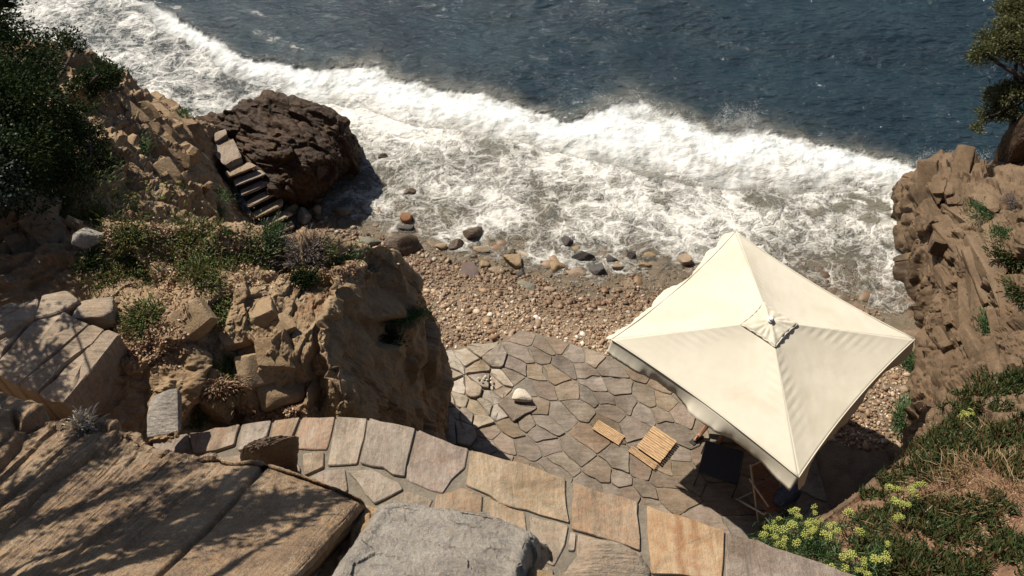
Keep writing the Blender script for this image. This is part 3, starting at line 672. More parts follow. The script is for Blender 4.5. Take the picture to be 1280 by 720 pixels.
# ------------------------------------------------------------------ right cliff
crR = [(1122, 262, -.95), (1142, 222, -.1), (1178, 203, .35), (1212, 206, .7), (1248, 204, 1.1), (1292, 196, 1.6), (1400, 180, 2.8), (1600, 150, 5)]
bkR = []
for c in crR:
    p = at(*c); bkR.append(W3(p[0] + .2, p[1] + .9, -1.8))
rowsR = [bkR, crR,
    [(1118, 292, -1.1), (1138, 268, .0), (1168, 256, .7), (1205, 255, 1.1), (1245, 250, 1.6), (1292, 248, 2.1), (1400, 240, 3.4), (1600, 230, 6)],
    [(1128, 332, -1.1), (1146, 318, .0), (1176, 312, .7), (1212, 310, 1.2), (1250, 305, 1.7), (1295, 300, 2.3), (1420, 300, 3.8), (1640, 300, 6)],
    [(1146, 378, -1.1), (1160, 366, .0), (1188, 358, .7), (1220, 355, 1.2), (1252, 350, 1.7), (1300, 345, 2.4), (1430, 340, 4), (1650, 340, 6)],
    [(1146, 420, -1.0), (1160, 406, .0), (1192, 398, .8), (1224, 396, 1.3), (1256, 398, 1.8), (1305, 398, 2.5), (1440, 400, 4), (1660, 400, 6)],
    [(1132, 480, -.9), (1152, 466, .1), (1184, 454, .8), (1218, 447, 1.4), (1254, 448, 2.0), (1308, 450, 2.7), (1440, 450, 4), (1660, 450, 6)],
    [(1112, 548, -.8), (1132, 534, .2), (1160, 516, .9), (1194, 505, 1.6), (1232, 500, 2.2), (1310, 500, 3.0), (1440, 500, 4.1), (1660, 500, 6)],
    [(1082, 612, -.3), (1104, 606, .8), (1132, 572, 1.6), (1160, 556, 2.0), (1196, 545, 2.5), (1320, 545, 3.4), (1440, 545, 4.3), (1660, 545, 6)],
    [(938, 692, .4), (952, 676, 2.5), (1000, 666, 2.7), (1066, 642, 2.45), (1150, 610, 2.9), (1320, 600, 3.7), (1440, 600, 4.4), (1660, 600, 6)],
    [(915, 725, .5), (935, 708, 2.6), (985, 695, 3.0), (1060, 682, 3.1), (1150, 680, 3.4), (1320, 680, 4.1), (1440, 680, 4.7), (1660, 680, 6)],
    [(930, 800, 1.5), (950, 780, 2.6), (1000, 745, 3.1), (1060, 745, 3.35), (1150, 745, 3.7), (1320, 745, 4.4), (1440, 745, 5), (1660, 745, 6)],
    [(930, 900, 1.5), (950, 880, 2.6), (1000, 845, 3.2), (1060, 845, 3.5), (1150, 845, 3.9), (1320, 845, 4.7), (1440, 845, 5.2), (1660, 845, 6)]]
def dispR(P, N, u, v):
    return disp_rcliff(P, N, u, v) * (1 - .7 * sstep(.60, .72, v)) * (1 - .3 * sstep(.42, .5, v))
def soilR(P, N, Q):
    n = len(P); v = np.repeat(np.linspace(0, 1, 430), 330); u = np.tile(np.linspace(0, 1, 330), 430)
    m = np.clip(-.1 + .8 * sstep(.60, .74, v + .06 * fbm(P, 1.2, 3, .5, 7)) * sstep(.2, .4, u) + .25 * fbm(P, .9, 4, .5, 8) + .35 * sstep(.62, .85, u), 0, 1)
    return np.stack([m, m, m, np.ones(n)], -1)
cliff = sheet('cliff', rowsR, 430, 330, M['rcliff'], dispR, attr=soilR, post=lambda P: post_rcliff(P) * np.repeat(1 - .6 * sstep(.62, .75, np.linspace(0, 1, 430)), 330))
# ------------------------------------------------------------------ dark rock standing in the surf
crD = [(240, 158, 0.05), (268, 146, 0.39), (300, 130, 0.54), (340, 117, 0.61), (385, 131, 0.54), (425, 150, 0.35), (444, 176, -0.1), (452, 190, -1.1)]
bkD = []
for c in crD:
    p = at(*c); bkD.append(W3(p[0], p[1] + .8, -1.6))
rowsD = [bkD, crD,
    [(250, 175, 0.14), (280, 166, 0.39), (310, 156, 0.54), (345, 150, 0.61), (388, 155, 0.51), (422, 170, 0.3), (442, 192, -0.3), (450, 200, -1.1)],
    [(275, 195, 0.1), (300, 190, 0.3), (325, 184, 0.44), (355, 180, 0.51), (388, 184, 0.39), (418, 196, 0.14), (436, 208, -0.5), (444, 214, -1.1)],
    [(300, 225, -0.1), (318, 218, 0.1), (338, 212, 0.24), (364, 212, 0.24), (388, 214, 0.14), (410, 220, -0.2), (424, 226, -0.8), (430, 232, -1.2)],
    [(318, 252, -0.5), (332, 248, -0.3), (346, 246, -0.2), (364, 246, -0.3), (384, 246, -0.6), (400, 245, -0.9), (410, 246, -1.1), (416, 250, -1.3)],
    [(325, 268, -1.2), (338, 266, -1.2), (350, 264, -1.3), (366, 264, -1.3), (384, 263, -1.3), (400, 262, -1.4), (410, 262, -1.4), (418, 264, -1.5)]]
o = sheet('sea_rock', rowsD, 230, 250, M['dark'], disp_dark, kind=None, post=post_dark)
tag(o, 'large dark brown wet rock in the surf beside the stone staircase', 'rock')
# ------------------------------------------------------------------ broken blocks standing out of the rock (pieces of the setting they belong to)
def blocks():
    def base_mesh(n, dims, seed, mat, planes=6):
        V, F = rockgeo(dims, seed, sub=3, planes=planes, p=40, rough=.035, box=True)
        me = mesh_np(n, V, F, M[mat]); me.set_sharp_from_angle(angle=R(30)); return me
    def scatter(parent, mat, zones, seed, ang, dims, stretch, tilt):
        ms = [base_mesh('rock_block', dims, seed + k, mat, 4 + k) for k in range(6)]
        for (px, py, sx, sy, n, lo, hi) in zones:
            for _ in range(n):
                a, b = px + rng.normal(0, sx), py + rng.normal(0, sy); h, nr = place(a, b)
                if nr.y > .45 or h.z < SL + .25: continue
                o = link('rock_block', ms[rng.integers(0, 6)], parent); k = rng.uniform(lo, hi)
                o.location = h - nr * (.13 * k); o.scale = (k * rng.uniform(.7, 1.3), k * rng.uniform(.7, 1.3) * stretch, k * rng.uniform(.7, 1.2))
                nn_ = (nr * .75 + Vector((0, 0, .45)) + Vector(rng.normal(0, .14, 3))).normalized(); q_ = Vector((0, 0, 1)).rotation_difference(nn_)
                o.rotation_euler = (q_ @ Euler((0, 0, ang + rng.normal(0, .16))).to_quaternion()).to_euler()
    scatter(headland, 'cliff', [(150, 125, 20, 12, 16, .35, .8), (195, 155, 20, 14, 24, .35, .85), (230, 190, 20, 18, 26, .3, .8), (250, 235, 16, 18, 16, .3, .7), (190, 210, 22, 16, 14, .25, .55), (60, 290, 30, 12, 8, .3, .6)], 2000, -.62, (.75, .5, .36), 1.0, (0, 0))
    scatter(cliff, 'rcliff', [(1190, 222, 26, 10, 9, .5, 1.0), (1180, 285, 20, 24, 9, .6, 1.2), (1205, 355, 24, 26, 9, .6, 1.2), (1240, 330, 18, 30, 7, .5, 1.0), (1190, 440, 20, 26, 6, .5, 1.0), (1240, 430, 18, 26, 6, .4, .8)], 2100, -.15, (.42, 1.0, .32), 1.25, (0, 0))
    scatter(buttress, 'buttress', [(245, 405, 14, 10, 3, .45, .7), (325, 395, 26, 20, 4, .4, .75), (345, 470, 34, 16, 6, .35, .7), (300, 505, 40, 8, 7, .15, .3), (440, 345, 20, 4, 5, .25, .45), (480, 350, 8, 8, 4, .25, .45)], 2200, .3, (.7, .55, .30), 1.0, (0, 0))
blocks()
print('cliffs', time.time() - T0)

# ------------------------------------------------------------------ foreground outcrop of slate
def disp_slate(P, N, u, v):
    wr = fbm(np.stack([u * 5, v * 1.2, 0 * u], -1), 1, 4, .55, 41)
    def ledge(k, w, seed, sharp):
        t = u * k + w * wr + .25 * fbm(np.stack([u * k * .7, v * 5, 0 * u], -1), 1, 3, .6, seed); c = np.floor(t).astype(int); f = t - c
        hh = .35 + .65 * (_g[(c * 7 + seed) & 255][:, 0] + 1) / 2
        return hh * f * (1 - sstep(1 - sharp, 1, f)) + .5 * hh * _g[(c * 11 + seed) & 255][:, 1]
    left = 1 - sstep(.52, .66, u)
    fine = fbm(np.stack([u * 90, v * 5.0, 0 * u], -1), 1, 4, .6, 43, 1)
    crackx = np.exp(-((u - .935 - .012 * wr) / .006) ** 2) + .5 * np.exp(-((u - .70 - .02 * wr) / .004) ** 2) * sstep(.1, .25, v)
    jag = .12 * fbm(np.stack([u * 16, 0 * u, 0 * u], -1), 1, 3, .5, 46) * (1 - sstep(.14, .34, v)) * (1 - sstep(.5, .75, u))
    d = left * (.07 * ledge(7, 1.1, 47, .10) + .045 * ledge(19, 2.0, 48, .15) + .011 * fine) + .005 * fine - .07 * crackx + .03 * fbm(P, 1.4, 4, .5, 44) + .007 * fbm(P, 12, 5, .65, 45)
    D = N * d[:, None]; D[:, 1] += jag; return D
_top_px = [(-420, 470), (-200, 495), (-10, 522), (90, 543), (145, 546), (205, 570), (270, 581), (330, 586), (405, 610), (452, 630)]
_bot_px = [(-1000, 720), (-600, 720), (-240, 720), (-110, 720), (-45, 720), (45, 720), (125, 720), (205, 720), (300, 720), (366, 720)]
rowsS = [[(a + 8, b + 40, 4.4) for a, b in _top_px] + [(478, 690, 4.4)]]
for f, z in ((-.012, 6.45), (0.0, 6.58), (.04, 6.66), (.3, 6.9), (.65, 7.22), (1.0, 7.55), (1.5, 7.95), (2.3, 8.5)):
    r = [(a + (c - a) * f, b + (d - b) * f, z) for (a, b), (c, d) in zip(_top_px, _bot_px)]
    a, b = r[-1][:2]; rowsS.append(r + [(a + 9, b + 16, z - .5)])
o = sheet('slate_outcrop', rowsS, 300, 640, M['slate'], disp_slate, kind=None, blur=0)
tag(o, 'sloping outcrop of layered brown slate striped with tree shadows in the near corner', 'rock outcrop')

def rock(name, loc, dims, seed, mat, label=None, rot=(0, 0, 0), group=None, parent=None, cat='rock', **kw):
    V, F = rockgeo(dims, seed, **kw)
    me = mesh_np(name, V, F, M[mat]); me.set_sharp_from_angle(angle=R(35))
    o = link(name, me, parent, loc, rot)
    if label: tag(o, label, cat, group)
    return o
# stones lying in the surf and along the waterline: px, py, width, depth (px), height m, material, turn, label
SURF = [
 (463, 304, 30, 22, .22, 'greenstone', .5, 'flat tan boulder left of the big brown boulder at the waterline'),
 (501, 309, 46, 30, .42, 'wet_and_shade_stone', -.2, 'biggest brown boulder at the waterline, with a black shaded front'),
 (509, 274, 18, 12, .22, 'ruststone', .1, 'rust orange stone in the foam behind the big brown boulder'),
 (508, 286, 26, 9, .12, 'darkstone', -.1, 'thin dark flat stone just in front of the rust orange stone'),
 (589, 292, 30, 18, .25, 'wet_and_shade_stone', .2, 'olive brown rounded stone in the foam, above a dark oblong one'),
 (572, 306, 26, 11, .18, 'wet_and_shade_stone', .55, 'dark oblong stone leaning towards the olive brown rounded stone'),
 (552, 308, 16, 10, .12, 'yellowstone', .2, 'small ochre stone left of the dark oblong stone'),
 (604, 312, 26, 10, .10, 'tanstone', -.2, 'pale tan flat stone awash below the olive brown rounded stone'),
 (643, 327, 30, 17, .22, 'yellowstone', -.3, 'olive tan boulder at the edge of the foam above a small grey stone'),
 (637, 315, 14, 10, .16, 'greenstone', .2, 'small olive stone just behind the olive tan boulder'),
 (604, 331, 18, 11, .15, 'yellowstone', .1, 'ochre stone touching the top of the purple brown oval stone'),
 (622, 338, 24, 10, .10, 'tanstone', -.15, 'pinkish flat stone right of the purple brown oval stone'),
 (588, 343, 22, 36, .10, 'purplestone', .15, 'purple brown oval flat stone lying on the wet shingle'),
 (652, 341, 15, 11, .15, 'darkstone', .3, 'small dark grey stone below the olive tan boulder'),
 (660, 358, 30, 12, .10, 'greenstone', -.2, 'long dark grey flat stone nearest the shingle'),
 (690, 362, 22, 9, .08, 'tanstone', 0, 'flat tan stone right of the long dark grey flat stone'),
 (697, 333, 21, 15, .14, 'yellowstone', .2, 'yellow tan stone in the foam left of the dark purple stone'),
 (724, 342, 28, 13, .12, 'tanstone', -.1, 'pinkish tan flat stone between the yellow tan and the black slate stones'),
 (729, 320, 30, 13, .20, 'darkstone', -.05, 'dark purple angular stone behind the pinkish tan flat stone'),
 (747, 338, 23, 19, .20, 'darkstone', -.5, 'black slate stone right of the pinkish tan flat stone'),
 (708, 301, 17, 15, .2, 'darkstone', .3, 'dark blue grey stone standing farther out in the foam'),
 (718, 311, 14, 7, .1, 'yellowstone', 0, 'small orange stone beside the dark blue grey stone'),
 (765, 325, 16, 10, .15, 'darkstone', .4, 'small dark stone in the foam above a pale pink one'),
 (790, 318, 16, 13, .2, 'darkstone', .2, 'dark stone just left of a pale yellow one in the foam'),
 (811, 318, 18, 10, .14, 'yellowstone', .1, 'pale yellow stone in the foam near the parasol'),
 (803, 333, 24, 9, .12, 'yellowstone', -.05, 'long yellow stone nearest the parasol corner on the wet shingle'),
 (772, 334, 18, 9, .12, 'tanstone', .1, 'pale pink stone below the small dark stone in the foam'),
 (856, 325, 17, 16, .22, 'tanstone', .2, 'orange pink stone half hidden by the parasol edge'),
 (745, 253, 20, 8, .14, 'wet_and_shade_stone', .1, 'brown stone showing in the foam below the breaker'),
 (482, 199, 18, 10, .22, 'wet_and_shade_stone', .2, 'lone small brown stone in the foam right of the dark sea rock'),
 (512, 240, 26, 11, .16, 'wet_and_shade_stone', .3, 'brown stone half drowned in the foam between sea rock and beach'),
 (366, 263, 26, 20, .28, 'greenstone', -.2, 'grey green boulder at the foot of the staircase'),
 (381, 272, 18, 26, .26, 'greyslab', .2, 'light grey upright stone right of the grey green boulder'),
 (394, 250, 22, 13, .25, 'wet_and_shade_stone', -.1, 'reddish brown block at the foot of the dark sea rock'),
 (397, 264, 13, 12, .18, 'tanstone', .1, 'small tan stone below the reddish brown block'),
 (396, 273, 14, 8, .14, 'wet_and_shade_stone', -.2, 'small brown stone right of the light grey upright stone'),
 (382, 288, 14, 8, .14, 'yellowstone', -.1, 'ochre stone in the shallows near the lowest stair'),
 (412, 299, 18, 9, .16, 'tanstone', -.1, 'flat tan stone in the foam left of the flat tan boulder'),
 (428, 264, 28, 15, .2, 'greenstone', .1, 'grey tan boulder awash in the foam right of the staircase stones'),
 (431, 308, 26, 14, .3, 'tanstone', -.5, 'tan stone peeping over the planted rock edge'),
 (1157, 388, 22, 26, .4, 'darkstone', .3, 'shiny black wet rock at the foot of the right cliff'),
 (1146, 384, 18, 14, .22, 'wet_and_shade_stone', .2, 'brown wet stone beside the shiny black rock'),
]
for i, (a, b, w, h, hh, mt, rz, lab) in enumerate(SURF):
    zc = SL + .02
    for _ in range(4):
        p = at(a, b, zc); zb = float(beach_z(np.array([p[0]]), np.array([p[1]]))[0]); zc = max(zb + hh * .15, SL + (.0 if hh > .15 else -.015))
    D = math.sqrt(p[0] ** 2 + p[1] ** 2 + (CH - p[2]) ** 2)
    dep = D * h / FPX / .78
    rock('rock', tuple(p), (D * w / FPX, dep, hh * 1.35), 300 + i, mt, lab, (rng.normal(0, .06), rng.normal(0, .06), rz), sub=3, planes=9, p=18 if hh > .15 else 12, rough=.07)
# ------------------------------------------------------------------ stones under the shallow wash: one mass
def drowned():
    V0, F0 = ico(2); Vs, Fs, k, n = [], [], 0, 0
    while n < 260:
        x_ = rng.uniform(-4.5, 9); s_ = .25 + abs(rng.normal(0, 1.1)); y_ = float(yI(_shore, np.array([x_]))[0]) + s_; w = rng.uniform(.06, .17)
        g = np.random.default_rng(n); N = g.normal(size=(9, 3)); N /= np.linalg.norm(N, axis=1)[:, None]
        r = ((np.maximum(V0 @ N.T / g.uniform(.6, 1, 9), 0) ** 9).sum(1) + .8 ** 9) ** (-1 / 9)
        V = rotz(V0 * r[:, None] * (w * g.uniform(.8, 1.6), w, w * g.uniform(.35, .6)), g.uniform(0, 6))
        zb = float(beach_z(np.array([x_]), np.array([y_]))[0]); Vs.append(V + (x_, y_, min(zb + w * .2, SL - .045 - w * .3))); Fs.append(F0 + k); k += len(V0); n += 1
    o = link('drowned_stones', mesh_np('drowned_stones', np.concatenate(Vs), np.concatenate(Fs), M['pebble'])); tag(o, 'brown and tan stones lying under the shallow wash along the beach', 'stones', kind='stuff')
drowned()
# ------------------------------------------------------------------ pebbles
def pebbles():
    n = 42000
    x = rng.uniform(-4.6, 7.2, n); y = rng.uniform(6.2, 12.6, n)
    s = (y - yI(_shore, x))
    te = np.interp(x, [-2, -1.4, -.2, .25, 1.7, 5.2, 8], [8.3, 8.35, 8.6, 8.75, 8.0, 6.5, 6.0])       # terrace edge
    ok = (s < 1.4) & (y > te - .06) & ~((x < -1.0) & (y < 8.3)) & (rng.random(n) < np.where(s > .3, .35, 1))
    x, y = x[ok], y[ok]; n = len(x)
    z = beach_z(x, y)
    V0, F0 = ico(0)
    r = np.exp(rng.normal(math.log(.020), .40, n)); r = np.where(rng.random(n) < .03 + .05 * (s[ok] > -.9), r * 2.1, r); r = np.minimum(r, .075)
    sc = np.stack([r * rng.uniform(.9, 1.5, n), r * rng.uniform(.7, 1.1, n), r * rng.uniform(.4, .75, n)], -1)
    V = V0[None] * (1 + .16 * rng.normal(size=(n, 12, 1))) * sc[:, None, :]
    a = rng.uniform(0, 6.28, n); c, s_ = np.cos(a)[:, None], np.sin(a)[:, None]
    vx = V[..., 0] * c - V[..., 1] * s_; vy = V[..., 0] * s_ + V[..., 1] * c
    tl = rng.normal(0, .35, n)[:, None]; vz = V[..., 2] + vx * tl
    P = np.stack([x[:, None] + vx, y[:, None] + vy, (z + r * .25)[:, None] + vz], -1).reshape(-1, 3)
    F = (F0[None] + 12 * np.arange(n)[:, None, None]).reshape(-1, 3)
    o = link('pebbles', mesh_np('pebbles', P, F, M['pebble'])); tag(o, 'brown and tan shingle covering the beach below the terrace', 'pebbles', kind='stuff')
pebbles()
print('pebbles', time.time() - T0)

# ------------------------------------------------------------------ flat stones
def clip(poly, n, d):
    "keep points with p.n <= d"
    out = []
    for i in range(len(poly)):
        a, b = poly[i], poly[(i + 1) % len(poly)]; da, db = a @ n - d, b @ n - d
        if da <= 0: out.append(a)
        if da * db < 0: out.append(a + (b - a) * (da / (da - db)))
    return out
def stone_geo(poly, th, jit=.008, bev=.012, seed=0, wave=.006, cut=.016):
    g = np.random.default_rng(seed); poly = [np.array(p[:2], float) for p in poly]
    a = sum(p[0] * q[1] - q[0] * p[1] for p, q in zip(poly, poly[1:] + poly[:1]))
    if a < 0: poly = poly[::-1]
    ring = []
    for i in range(len(poly)):
        p, q = poly[i], poly[(i + 1) % len(poly)]; L = np.linalg.norm(q - p); k = max(1, min(5, int(L / .11)))
        prev = poly[i - 1]
        c0 = p + (q - p) / (L + 1e-9) * min(cut, L * .22); c1 = p + (prev - p) / (np.linalg.norm(prev - p) + 1e-9) * min(cut, np.linalg.norm(prev - p) * .22)
        ring += [c1, c0]                                             # worn corner
        nrm = np.array([q[1] - p[1], p[0] - q[0]]) / (L + 1e-9)
        for t in range(1, k): ring.append(p + (q - p) * t / k + nrm * g.normal(0, jit))
    ring = np.array(ring); c = ring.mean(0); n = len(ring)
    def inset(r, d):
        v = c - r; l = np.linalg.norm(v, axis=1)[:, None] + 1e-9; return r + v / l * d
    r1 = inset(ring, bev)
    zt = g.normal(0, wave, n)
    V = np.concatenate([np.c_[ring, np.full(n, -th)], np.c_[ring, np.full(n, -bev)], np.c_[r1, zt * .5], np.c_[(r1 + c) / 2, zt * 1.2], [[*c, g.normal(0, wave)]]])
    F = []
    for k in range(3):
        for i in range(n): F.append((k * n + i, k * n + (i + 1) % n, (k + 1) * n + (i + 1) % n, (k + 1) * n + i))
    for i in range(n): F.append((3 * n + i, 3 * n + (i + 1) % n, 4 * n))
    return V, F
def stone(name, poly, zt, th, mat, parent, seed, tilt=(0, 0), **kw):
    c = np.mean([p[:2] for p in poly], axis=0)
    me = mesh_np(name, *stone_geo([np.array(p[:2]) - c for p in poly], th, seed=seed, **kw), mat=M[mat]); me.set_sharp_from_angle(angle=R(40))
    return link(name, me, parent, (c[0], c[1], zt), (tilt[0], tilt[1], 0))
# terrace of irregular flagstones
TER = [at(a, b, 0)[:2] for a, b in [(532, 446), (560, 439), (590, 431), (630, 427), (650, 412), (700, 424), (765, 447)]] + [np.array(p) for p in [(4.75, 6.72), (4.75, 4.3), (3.0, 3.2), (-1.6, 3.6), (-1.8, 6.0)]]
seeds = [(345,65),(393,75),(416,98),(462,90),(510,100),(540,135),(605,150),(655,182),(573,187),(499,172),(543,195),(345,128),(400,128),(437,157),(320,178),(308,215),(352,250),(392,200),(460,207),(408,250),(455,262),(510,232),(518,268),(615,245),(672,212),(692,252),(588,290),(560,332),(640,292),(735,312),(810,300),(872,318),(925,355),(862,352),(790,342),(665,345),(760,412),(830,380),(912,425),(775,362),(722,330),(400,330),(478,360),(425,385),(348,385),(300,400),(337,442),(405,430),(453,430),(360,482),(265,465),(215,475),(208,420),(300,507),(390,527),(440,478),(480,527),(540,490),(518,552),(590,440),(548,400),(640,472),(580,510),(655,395),(640,575),(700,530),(705,602),(742,652),(782,560),(860,600),(800,640),(905,500),(868,540),(935,560),(822,480),(935,470),(945,605),(890,662),(950,690),(610,640),(560,600),(680,650),(820,700),(450,560),(400,580),(340,560),(260,520),(300,560)]
dry = [(25,150),(78,162),(133,150),(165,180),(190,110),(232,140),(60,205),(148,262),(222,295),(265,225),(100,300),(195,225),(240,240),(205,320),(165,330),(80,350),(130,365),(60,300),(20,210),(20,260),(290,330),(250,340),(55,400),(120,415),(180,385),(100,250),(270,270),(300,290)]
SD = [(at(540 + a / 3, 400 + b / 3)[:2], 0) for a, b in seeds] + [(at(540 + a / 3, 400 + b / 3)[:2], 1) for a, b in dry]
for _ in range(900):
    p = np.array([rng.uniform(-1.6, 4.7), rng.uniform(3.3, 8.2)])
    if min(np.linalg.norm((p - q[0])) for q in SD) > .36: SD.append((p, 0))
terrace = tag(empty('terrace', (0, 0, 0)), kind='structure')
# mortar bed
cc = np.mean(TER, 0)
tv = np.array([[*p, -.012] for p in TER] + [[*p, -.5] for p in TER]); n = len(TER)
obj('mortar_bed', (tv, [tuple(range(n))[::-1]] + [(i, (i + 1) % n, n + (i + 1) % n, n + i) for i in range(n)]), M['mortar'], terrace)
def halfplanes(poly):
    a = sum(p[0] * q[1] - q[0] * p[1] for p, q in zip(poly, poly[1:] + poly[:1])); H = []
    if a < 0: poly = poly[::-1]
    for p, q in zip(poly, poly[1:] + poly[:1]):
        nn = np.array([q[1] - p[1], -(q[0] - p[0])]); nn = nn / np.linalg.norm(nn); H.append((nn, nn @ p))
    return H
def inside_poly(p, poly):
    r = False
    for a, b in zip(poly, poly[1:] + poly[:1]):
        if (a[1] > p[1]) != (b[1] > p[1]) and p[0] < (b[0] - a[0]) * (p[1] - a[1]) / (b[1] - a[1]) + a[0]: r = not r
    return r
_a = R(-40); _ax = np.array([[math.cos(_a), math.sin(_a)], [-math.sin(_a), math.cos(_a)]])
AN = np.diag([.80, 1.2]) @ _ax; ANI = np.linalg.inv(AN)          # cells stretched along the terrace
_k = []
for p, k in SD:
    if k or all(np.linalg.norm(AN @ (p - q)) > .215 for q, kk in _k if not kk): _k.append((p, k))
SD = _k
SD = [(AN @ p, k) for p, k in SD]; TERW = TER; TER = [AN @ p for p in TER]
_pts = np.array([q[0] for q in SD]); nfl = 0
for i, (p, k) in enumerate(SD):
    if not inside_poly(p, TER): continue
    poly = [p + np.array(d) for d in ((-1.2, -1.2), (1.2, -1.2), (1.2, 1.2), (-1.2, 1.2))]
    g = .007 if k == 0 else .008
    o_ = np.argsort(((_pts - p) ** 2).sum(1))[1:24]
    for j in o_:
        d = _pts[j] - p; L = np.linalg.norm(d); poly = clip(poly, d / L, d @ p / L + L / 2 - g)
        if len(poly) < 3: break
    for nn, dd in halfplanes(TER):
        if nn @ p < dd: poly = clip(poly, nn, dd - .01)
    q = []                                                        # drop tiny edges
    for a in poly:
        if not q or np.linalg.norm(a - q[-1]) > .035: q.append(a)
    if len(q) < 3: continue
    q = [ANI @ a for a in q]
    if k: stone('paving_stone', q, .015 + rng.uniform(-.02, .05), .12, 'dryflag', terrace, i, (rng.normal(0, .05), rng.normal(0, .05)), jit=.012)
    else: stone('flagstone', q, .004 + rng.uniform(-.006, .014), .05, 'flag', terrace, i, (rng.normal(0, .009), rng.normal(0, .009)), bev=.007, wave=.002, jit=.012)
    nfl += 1
print('flagstones', nfl)
# lower landing of big flags right of the parasol
land = tag(empty('landing', (0, 0, 0)), kind='structure')
LP = [[(4.78, 6.6), (5.35, 6.95), (5.75, 6.3), (5.2, 5.75), (4.78, 5.9)], [(5.4, 6.95), (6.3, 7.4), (6.4, 6.7), (5.8, 6.3)], [(4.78, 5.85), (5.2, 5.7), (5.5, 5.0), (5.3, 4.3), (4.78, 4.3)], [(5.25, 5.72), (5.8, 6.25), (6.6, 6.0), (6.4, 4.6), (5.6, 5.0)]]
for i, q in enumerate(LP): stone('flagstone', q, -.55, .2, 'flag', land, 900 + i)
# ------------------------------------------------------------------ curved path with coping
ZP = 4.6
path = tag(empty('path', (0, 0, 0)), kind='structure')
COP = [
 [(146, 564), (186, 552), (193, 567), (160, 575)], [(190, 551), (234, 542), (238, 560), (222, 567), (197, 573)],
 [(238, 542), (299, 531), (292, 556), (268, 564), (243, 566)], [(303, 531), (338, 526), (333, 546), (322, 552), (310, 562), (297, 562)],
 [(343, 526), (374, 522), (365, 546), (357, 560), (334, 562)], [(379, 522), (418, 521), (413, 545), (408, 561), (366, 559)],
 [(422, 521), (458, 523), (455, 545), (446, 579), (410, 581)], [(463, 524), (518, 536), (505, 595), (451, 578)],
 [(524, 538), (584, 561), (580, 584), (553, 615), (509, 599)], [(590, 564), (660, 582), (705, 598), (710, 652), (640, 633), (584, 606)],
 [(717, 604), (796, 628), (799, 687), (716, 661)], [(810, 634), (904, 663), (901, 722), (815, 716)], [(912, 667), (1000, 695), (1070, 720), (1058, 762), (906, 742)], [(1080, 724), (1180, 758), (1170, 800), (1068, 768)],
 [(379, 567), (404, 564), (404, 584), (381, 594)], [(351, 568), (362, 563), (375, 585), (374, 602), (352, 590)], [(381, 600), (403, 588), (430, 586), (434, 612), (428, 618), (379, 606)],
 [(436, 590), (465, 587), (499, 604), (503, 611), (468, 629)], [(472, 636), (509, 614), (540, 624), (524, 655), (470, 652)], [(546, 620), (578, 610), (602, 619), (601, 658), (536, 656)],
 [(606, 621), (655, 640), (658, 666), (640, 690), (606, 664)], [(663, 645), (710, 657), (706, 680), (692, 706), (664, 690)], [(713, 664), (720, 666), (718, 688), (710, 688)],
 [(724, 668), (799, 691), (806, 716), (770, 740), (722, 694)], [(812, 722), (900, 730), (895, 790), (815, 780)], [(250, 572), (304, 568), (312, 588), (296, 590), (256, 582)], [(200, 578), (246, 571), (252, 586), (226, 600), (204, 592)],
 [(316, 568), (346, 566), (350, 592), (320, 596)], [(300, 596), (372, 608), (420, 624), (420, 650), (300, 630)], [(430, 622), (466, 634), (466, 660), (430, 655)], [(600, 672), (690, 712), (690, 760), (600, 750)], [(700, 712), (765, 746), (765, 790), (700, 780)]]
for i, q in enumerate(COP):
    P = [at(a, b, ZP)[:2] for a, b in q]; c = np.mean(P, 0)
    P = [c + (p - c) * 1.028 for p in P]
    o = stone('coping_stone' if i < 14 else 'paving_stone', P, ZP + rng.uniform(-.006, .010), .09, 'rustcoping' if i == 11 else 'coping', path, 700 + i, (rng.normal(0, .012), rng.normal(0, .012)), jit=.008, bev=.008, wave=.0025, cut=.010)
    if i == 11: o['label'] = 'ochre coping stone with a rust red streak'
edge = [(100, 580), (146, 565), (190, 552), (236, 543), (300, 532), (340, 527), (377, 523), (419, 522), (460, 524), (520, 537), (587, 562), (660, 583), (706, 599), (800, 630), (905, 664), (1000, 696), (1070, 722), (1200, 768)]
eo = np.array([at(a, b, ZP) for a, b in edge])
m = len(eo)
inn = eo.copy(); inn[:, 1] -= np.linspace(1.0, 2.0, m)
zb_ = ZP - .022
vt = np.concatenate([np.c_[eo[:, :2], np.full(m, zb_)], np.c_[inn[:, :2], np.full(m, zb_)], np.c_[eo[:, 0], eo[:, 1] - .03, np.full(m, -.6)]])
F = [(i, i + 1, m + i + 1, m + i)[::-1] for i in range(m - 1)] + [(2 * m + i, 2 * m + i + 1, i + 1, i) for i in range(m - 1)]
obj('mortar_bed', (vt, F), M['mortar'], path)

# ------------------------------------------------------------------ staircase down to the water
st = empty('stone_staircase', tuple(at(350, 288, -.75)), 'narrow stone staircase going down the rock to the beach beside the dark sea rock', 'staircase')
ztop = [(285, 188, .62)]
TR = [(300, 211, .36), (311, 221, .20), (319, 232, .04), (326, 246, -.14), (334, 260, -.33), (341, 274, -.52), (347, 287, -.70)]
a0 = at(*TR[0]); a1 = at(*TR[-1]); l0 = at(286, 217, .36); l1 = at(313, 206, .36)
dw = (l1 - l0)[:2]; ang = math.atan2(dw[1], dw[0]) - PI / 2
def stp(name, c, l, w, th, seed, mat='slabstone'):
    V, F = rockgeo((l, w, th), seed, sub=3, planes=2, p=40, rough=.02, box=True)
    me = mesh_np(name, V, F, M[mat]); me.set_sharp_from_angle(angle=R(35))
    o = link(name, me, st); o.location = Vector((*c[:2], c[2] - th / 2)) - st.location; o.rotation_euler = (0, 0, ang + rng.normal(0, .03))
back_ = np.array([math.cos(ang + PI), math.sin(ang + PI)]); 
if back_[1] < 0: back_ = -back_
